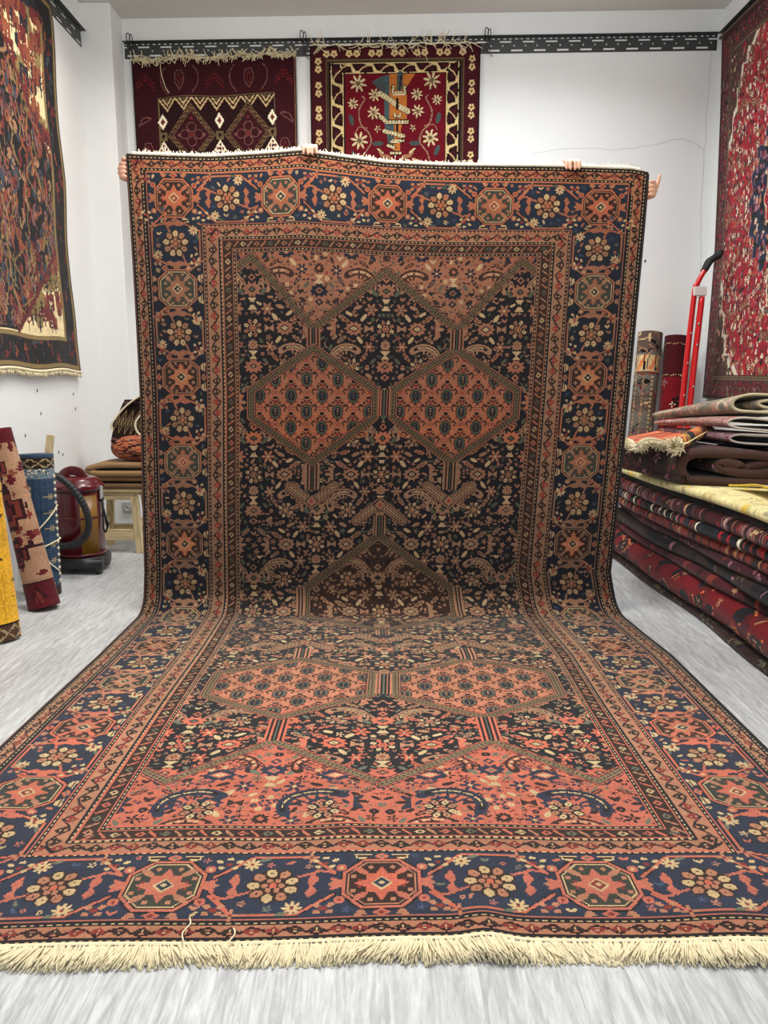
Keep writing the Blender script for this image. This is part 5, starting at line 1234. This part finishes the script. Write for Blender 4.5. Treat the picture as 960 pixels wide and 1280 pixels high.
for k in range(3): mb.tube(curve_pts([(cx+.150, cy-.02, .44), (cx+.165+.008*k, cy-.03, .36-.02*k), (cx+.178+.006*k, cy-.03, .27+.015*k), (cx+.162, cy-.03, .245), (cx+.153, cy-.02, .32), (cx+.157, cy-.01, .43)], 30), .0048, 7)
mb.build('power_cable', BLK, T, True); MB().box((cx+.150, cy-.01, .45), (.018, .03, .03)).build('cable_hook', BLK, T, False, .003)

# a pale wooden batten behind the blue roll, a wall socket by the pier
T = tag(MB().beam((-2.035, 4.33, 0), (-1.905, 4.40, .875), .040, .022).build('wooden_batten', PINE_V, None, False, .003), 'pale wooden batten leaning behind the blue rolled carpet', 'batten')
T = thing('wall_socket', (-1.97, 5.84, .30), 'grey wall socket on the pier low behind the pine stool', 'socket')
GP = mat('grey_plastic', (170, 172, 172), .45); MB().box((-1.972, 5.842, .215), (.085, .016, .085)).build('plate', GP, T, False, .004); MB().lathe([(.001, 0), (.022, 0), (.022, -.012), (.019, -.012), (.017, -.003), (.001, -.003)], (-1.972, 5.834, .215), 24, 'y').build('socket_face', mat('pale_plastic', (206, 208, 206), .4), T, True)

# ------------------------------------------------------------------ folded red hand truck in the right corner
RP = mat('red_powder_coat', (196, 14, 20), .32, noise=.04, nscale=10, coat=.3); GRIP = mat('black_foam_grip', (26, 26, 27), .75, bump=.2, bscale=300); ST = mat('zinc_plate', (168, 170, 172), .35, .8, noise=.1, nscale=20)
T = thing('hand_truck', (2.1, 5.42, 0), 'folded red hand truck with a black foam grip leaning in the right corner', 'hand truck')
A0, A1 = np.array((2.070, 5.44, .10)), np.array((2.070, 5.54, .10))
def rail(y, dx): return [(2.085+dx, y, .06), (2.100+dx, y, .90), (2.138+dx, y, 1.70)]
h1 = [(2.045, 5.372, .08), (2.061, 5.372, .95), (2.096, 5.372, 1.72), (2.118, 5.3742, 1.83), (2.165, 5.3765, 1.92)]; h2 = [(2.08, 5.444, .08), (2.096, 5.444, .95), (2.128, 5.444, 1.72), (2.145, 5.444, 1.83), (2.185, 5.444, 1.92)]
MB().tube(curve_pts(h1, 60), .0165, 14).build('handle_tube', RP, T, True); MB().tube(curve_pts(h2, 60), .0165, 14).build('handle_tube', RP, T, True)
gp = curve_pts([(2.16, 5.3765, 1.912), (2.205, 5.3765, 1.985), (2.245, 5.3774, 2.005), (2.263, 5.3855, 2.028), (2.27, 5.4102, 2.035), (2.265, 5.435, 2.028), (2.248, 5.4431, 2.005), (2.21, 5.444, 1.98), (2.18, 5.444, 1.912)], 70)
MB().tube(gp, .0205, 14).build('grip', GRIP, T, True)
o1 = [(2.1, 5.363, .08), (2.117, 5.363, 1.0), (2.15, 5.363, 1.74)]; o2 = [(2.132, 5.453, .08), (2.15, 5.453, 1.0), (2.182, 5.453, 1.72)]
MB().tube(curve_pts(o1, 40), .0195, 14).build('frame_tube', RP, T, True); MB().tube(curve_pts(o2, 40), .0195, 14).build('frame_tube', RP, T, True)
MB().box((2.13, 5.3652, 1.775), (.085, .048, .060)).build('clamp_plate', mat('pale_sticker_plate', (206, 202, 196), .5), T, False, .004)
for z in (.30, .75, 1.2, 1.6): MB().tube([(2.123+z*.02-.02, 5.363, z), (2.152+z*.02-.02, 5.453, z)], .012, 10).build('cross_bar', RP, T, True)
for z in (1.14, 1.42, 1.56): MB().lathe([(.001, 0), (.008, 0), (.007, -.006), (.001, -.007)], (2.123+.02*(z-1.0), 5.363-.018, z), 12, 'y').build('rivet', ST, T, True)
for z in (1.08, 1.30, 1.50): MB().lathe([(.001, 0), (.007, 0), (.006, -.006), (.001, -.007)], (2.065+.045*(z-.95), 5.372-.015, z), 12, 'y').build('rivet', ST, T, True)
MB().box((1.99, 5.408, .012), (.22, .15, .008)).build('toe_plate', ST, T, False, .002)
MB().tube([(2.16, 5.345, .10), (2.16, 5.48, .10)], .010, 10).build('axle', ST, T, True)
for y in (5.345, 5.645): 
    w_ = MB().lathe([(.02, -.018), (.080, -.020), (.096, -.012), (.098, 0), (.096, .012), (.080, .020), (.02, .018)], (2.16, y, .099), 32, 'y').build('wheel', GRIP, T, True); MB().lathe([(.001, -.021), (.03, -.021), (.03, .021), (.001, .021)], (2.16, y, .099), 20, 'y').build('hub', ST, w_, True)

# ------------------------------------------------------------------ the two people behind the carpet: only their hands show
SKIN = mat('skin', (214, 160, 132), .5, noise=.05, nscale=25)
def skinned(name, V, Eg, Rad, roots, material, parent=None, sub=1, vox=0.0):
    org = ORG.get(parent.name, np.zeros(3)) if parent else np.zeros(3)
    me = bpy.data.meshes.new(name); me.from_pydata([tuple(np.array(v)-org) for v in V], Eg, []); o = bpy.data.objects.new(name, me); C.objects.link(o)
    if parent: o.parent = parent
    ORG[o.name] = org; sk = o.modifiers.new('skin', 'SKIN'); sk.use_smooth_shade = True
    if not me.skin_vertices: me.skin_vertices.new()
    d = me.skin_vertices[0].data
    for i, r in enumerate(Rad): d[i].radius = (r, r) if np.isscalar(r) else r; d[i].use_root = i in roots
    sb = o.modifiers.new('round', 'SUBSURF'); sb.levels = sb.render_levels = sub
    if vox:
        rm = o.modifiers.new('fuse', 'REMESH'); rm.mode = 'VOXEL'; rm.voxel_size = vox; rm.use_smooth_shade = True
        sm = o.modifiers.new('soft', 'SMOOTH'); sm.factor = .5; sm.iterations = 2
    me.materials.append(material)
    return o
def person(x0, y0, ht, hands, shirt, trousers, hair, label):
    """hands: (wrist, palm, [finger chains], thumb chain) for the left-of-frame and right-of-frame arm"""
    T = thing('person', (x0, y0, 0), label, 'person', None)
    V, Eg, R = [], [], []; roots = set()
    def add(p, r, par=None, root=False):
        V.append(np.array(p, float)); R.append(r)
        if par is not None: Eg.append((par, len(V)-1))
        if root: roots.add(len(V)-1)
        return len(V)-1
    s = ht/1.78; Z = lambda z: z*s
    pel = add((x0, y0, Z(.96)), (.15, .11), None, True); wa = add((x0, y0, Z(1.12)), (.135, .10), pel); ch = add((x0, y0, Z(1.32)), (.155, .11), wa); nb = add((x0, y0, Z(1.46)), (.075, .07), ch)
    nk = add((x0, y0-.01, Z(1.53)), (.055, .055), nb); h0 = add((x0, y0-.02, Z(1.60)), (.070, .082), nk); h1 = add((x0, y0-.015, Z(1.68)), (.078, .095), h0); h2 = add((x0, y0-.01, Z(1.745)), (.060, .075), h1)
    for sx in (-1, 1):
        hp = add((x0+sx*.095, y0, Z(.90)), .088, pel); kn = add((x0+sx*.115, y0-.02, Z(.50)), .058, hp); cf = add((x0+sx*.12, y0+.01, Z(.33)), .055, kn); an = add((x0+sx*.125, y0+.02, Z(.09)), .036, cf)
        hl = add((x0+sx*.13, y0-.04, Z(.045)), (.038, .034), an); add((x0+sx*.14, y0-.16, Z(.03)), (.036, .022), hl)
    sh = {}
    for k, (sx, hnd) in enumerate(zip((-1, 1), hands)):
        wr, pm, fs, th = hnd; S = np.array((x0+sx*.185, y0, Z(1.46))); Wp = np.array(wr, float)
        a = add(S, .062, nb); d = Wp-S; El = S+d*.51+np.array((sx*.01, .06, 0)); e = add(El, .044, a); f = add(El+(Wp-El)*.35, .041, e); w = add(Wp, (.028, .022), f); sh[sx] = (S, El, Wp)
        add(pm, (.036, .020), w)
        for c in fs:      # each finger a chain of its own, rooted in the palm
            prev = None
            for i, q in enumerate(c): prev = add(q, (.0095, .0098, .0092, .0085, .0070)[i], prev, i == 0)
        prev = None
        for i, q in enumerate(th): prev = add(q, (.014, .012, .0105, .008)[i], prev, i == 0)
    prev = None                     # nose, brow, chin, ears stand out of the same surface
    n0 = add((x0, y0-.075, Z(1.665)), .012, None, True); add((x0, y0-.118, Z(1.635)), .013, n0)
    c0 = add((x0, y0-.05, Z(1.575)), .03, None, True); add((x0, y0-.088, Z(1.568)), .02, c0)
    for sx in (-1, 1): e0 = add((x0+sx*.07, y0, Z(1.655)), .012, None, True); add((x0+sx*.088, y0+.005, Z(1.665)), .018, e0)
    body = skinned('body', V, Eg, R, roots, SKIN, T, 1, .0045)
    for sx in (-1, 1):
        MB().lathe([(.001, -.012), (.008, -.009), (.012, 0), (.008, .009), (.001, .012)], (x0+sx*.032, y0-.092, Z(1.665)), 14, 'y').build('eye', mat('eye_white', (228, 224, 216), .3), body, True)
    MB().tube(curve_pts([(x0-.026, y0-.099, Z(1.598)), (x0, y0-.108, Z(1.601)), (x0+.026, y0-.099, Z(1.598))], 10), .006, 8).build('lips', mat('lips', (178, 100, 92), .5), body, True)
    hm = mat('dark_hair' if hair else 'brown_hair', (34, 28, 26) if hair else (66, 46, 34), .7, noise=.2, nscale=90)
    Vh = [(x0, y0+.03, Z(1.60)), (x0, y0+.035, Z(1.69)), (x0, y0+.0, Z(1.765)), (x0, y0-.055, Z(1.755))]
    skinned('hair', Vh, [(0, 1), (1, 2), (2, 3)], [(.068, .06), (.084, .078), (.078, .07), (.05, .04)], {1}, hm, T, 2)
    Vs = [(x0, y0, Z(.86)), (x0, y0, Z(1.12)), (x0, y0, Z(1.32)), (x0, y0, Z(1.455))]; Es = [(0, 1), (1, 2), (2, 3)]; Rs = [(.172, .130), (.162, .122), (.172, .125), (.095, .085)]
    for sx in (-1, 1):
        S, El, Wp = sh[sx]; n = len(Vs); Vs += [S, El, El+(Wp-El)*.8]; Es += [(3, n), (n, n+1), (n+1, n+2)]; Rs += [.078, .060, .045]
    skinned('shirt', Vs, Es, Rs, {0}, shirt, T, 2)
    Vt = [(x0, y0, Z(1.04)), (x0, y0, Z(.95))]; Et = [(0, 1)]; Rt = [(.142, .108), (.150, .112)]
    for sx in (-1, 1): n = len(Vt); Vt += [(x0+sx*.095, y0, Z(.88)), (x0+sx*.115, y0-.02, Z(.50)), (x0+sx*.125, y0+.015, Z(.10))]; Et += [(1, n), (n, n+1), (n+1, n+2)]; Rt += [.100, .072, .060]
    skinned('trousers', Vt, Et, Rt, {0}, trousers, T, 2)
    for sx in (-1, 1): skinned('shoe', [(x0+sx*.128, y0+.035, .050), (x0+sx*.132, y0-.05, .048), (x0+sx*.142, y0-.17, .036)], [(0, 1), (1, 2)], [(.046, .046), (.046, .044), (.042, .032)], {0}, mat('dark_leather', (44, 36, 32), .5), T, 2)
    return T
def over_hand(X, zt, sx, lean=0.0):
    """fingers hooked over the top edge from behind; sx = +1 when the thumb is on the right"""
    ye = 3.80; fs = []
    for i, (q, ln) in enumerate(((-.030, .82), (-.010, 1.0), (.0105, .97), (.030, .85))):
        x = X+q*(1 if sx > 0 else -1); k = ln
        fs.append([(x*.5+X*.5, ye+.052, zt-.035), (x, ye+.034, zt+.014), (x+lean*.4, ye+.006, zt+.028+.004*k), (x+lean*.8, ye-.024, zt+.016), (x+lean, ye-.027, zt-.026*k)])
    th = [(X+sx*.012, ye+.062, zt-.055), (X+sx*.040, ye+.050, zt-.030), (X+sx*.058, ye+.030, zt+.002), (X+sx*.066, ye+.016, zt+.024)]
    return ((X, ye+.092, zt-.135), (X, ye+.060, zt-.045), fs, th)
def side_hand(xe, zt, sx, thumb_up):
    """a fist round the side edge; sx = -1 for the left edge of the carpet"""
    ye = 3.80; fs = []
    for i in range(4):
        z = zt-.012-.019*i; o = (.026, .034, .034, .028)[i]
        fs.append([(xe-sx*.010, ye+.055, z-.006), (xe+sx*o, ye+.034, z), (xe+sx*(o+.006), ye+.004, z+.002), (xe+sx*.014, ye-.022, z), (xe-sx*.010, ye-.025, z-.002)])
    if thumb_up: th = [(xe+sx*.010, ye+.045, zt-.070), (xe+sx*.040, ye+.030, zt-.045), (xe+sx*.052, ye+.022, zt-.005), (xe+sx*.058, ye+.018, zt+.032)]
    else: th = [(xe, ye+.05, zt-.05), (xe+sx*.020, ye+.035, zt-.01), (xe+sx*.016, ye+.002, zt+.018), (xe-sx*.004, ye-.022, zt+.006)]
    return ((xe-sx*.030, ye+.075, zt-.165), (xe-sx*.002, ye+.052, zt-.055), fs, th)
def top_z(x): return 2.22+float(np.interp(x, TOPX, TOPZ))
SH1, SH2 = mat('grey_shirt', (120, 122, 126), .85, bump=.15, bscale=200), mat('blue_shirt', (76, 92, 120), .85, bump=.15, bscale=200)
TR1, TR2 = mat('navy_trousers', (40, 44, 58), .85, bump=.15, bscale=200), mat('brown_trousers', (84, 72, 60), .85, bump=.15, bscale=200)
hl = side_hand(-1.200, 2.185, -1, False); hr = over_hand(-.352, top_z(-.352), -1, .012)
person(-.78, 4.02, 1.84, (hl, hr), SH1, TR1, True, 'person hidden behind the left half of the held carpet, fingers over its top left')
hl = over_hand(.875, top_z(.875), -1, 0.0); hr = side_hand(1.238, 2.105, 1, True)
person(.92, 4.02, 1.82, (hl, hr), SH2, TR2, False, 'person hidden behind the right half of the held carpet, thumb showing at its right edge')
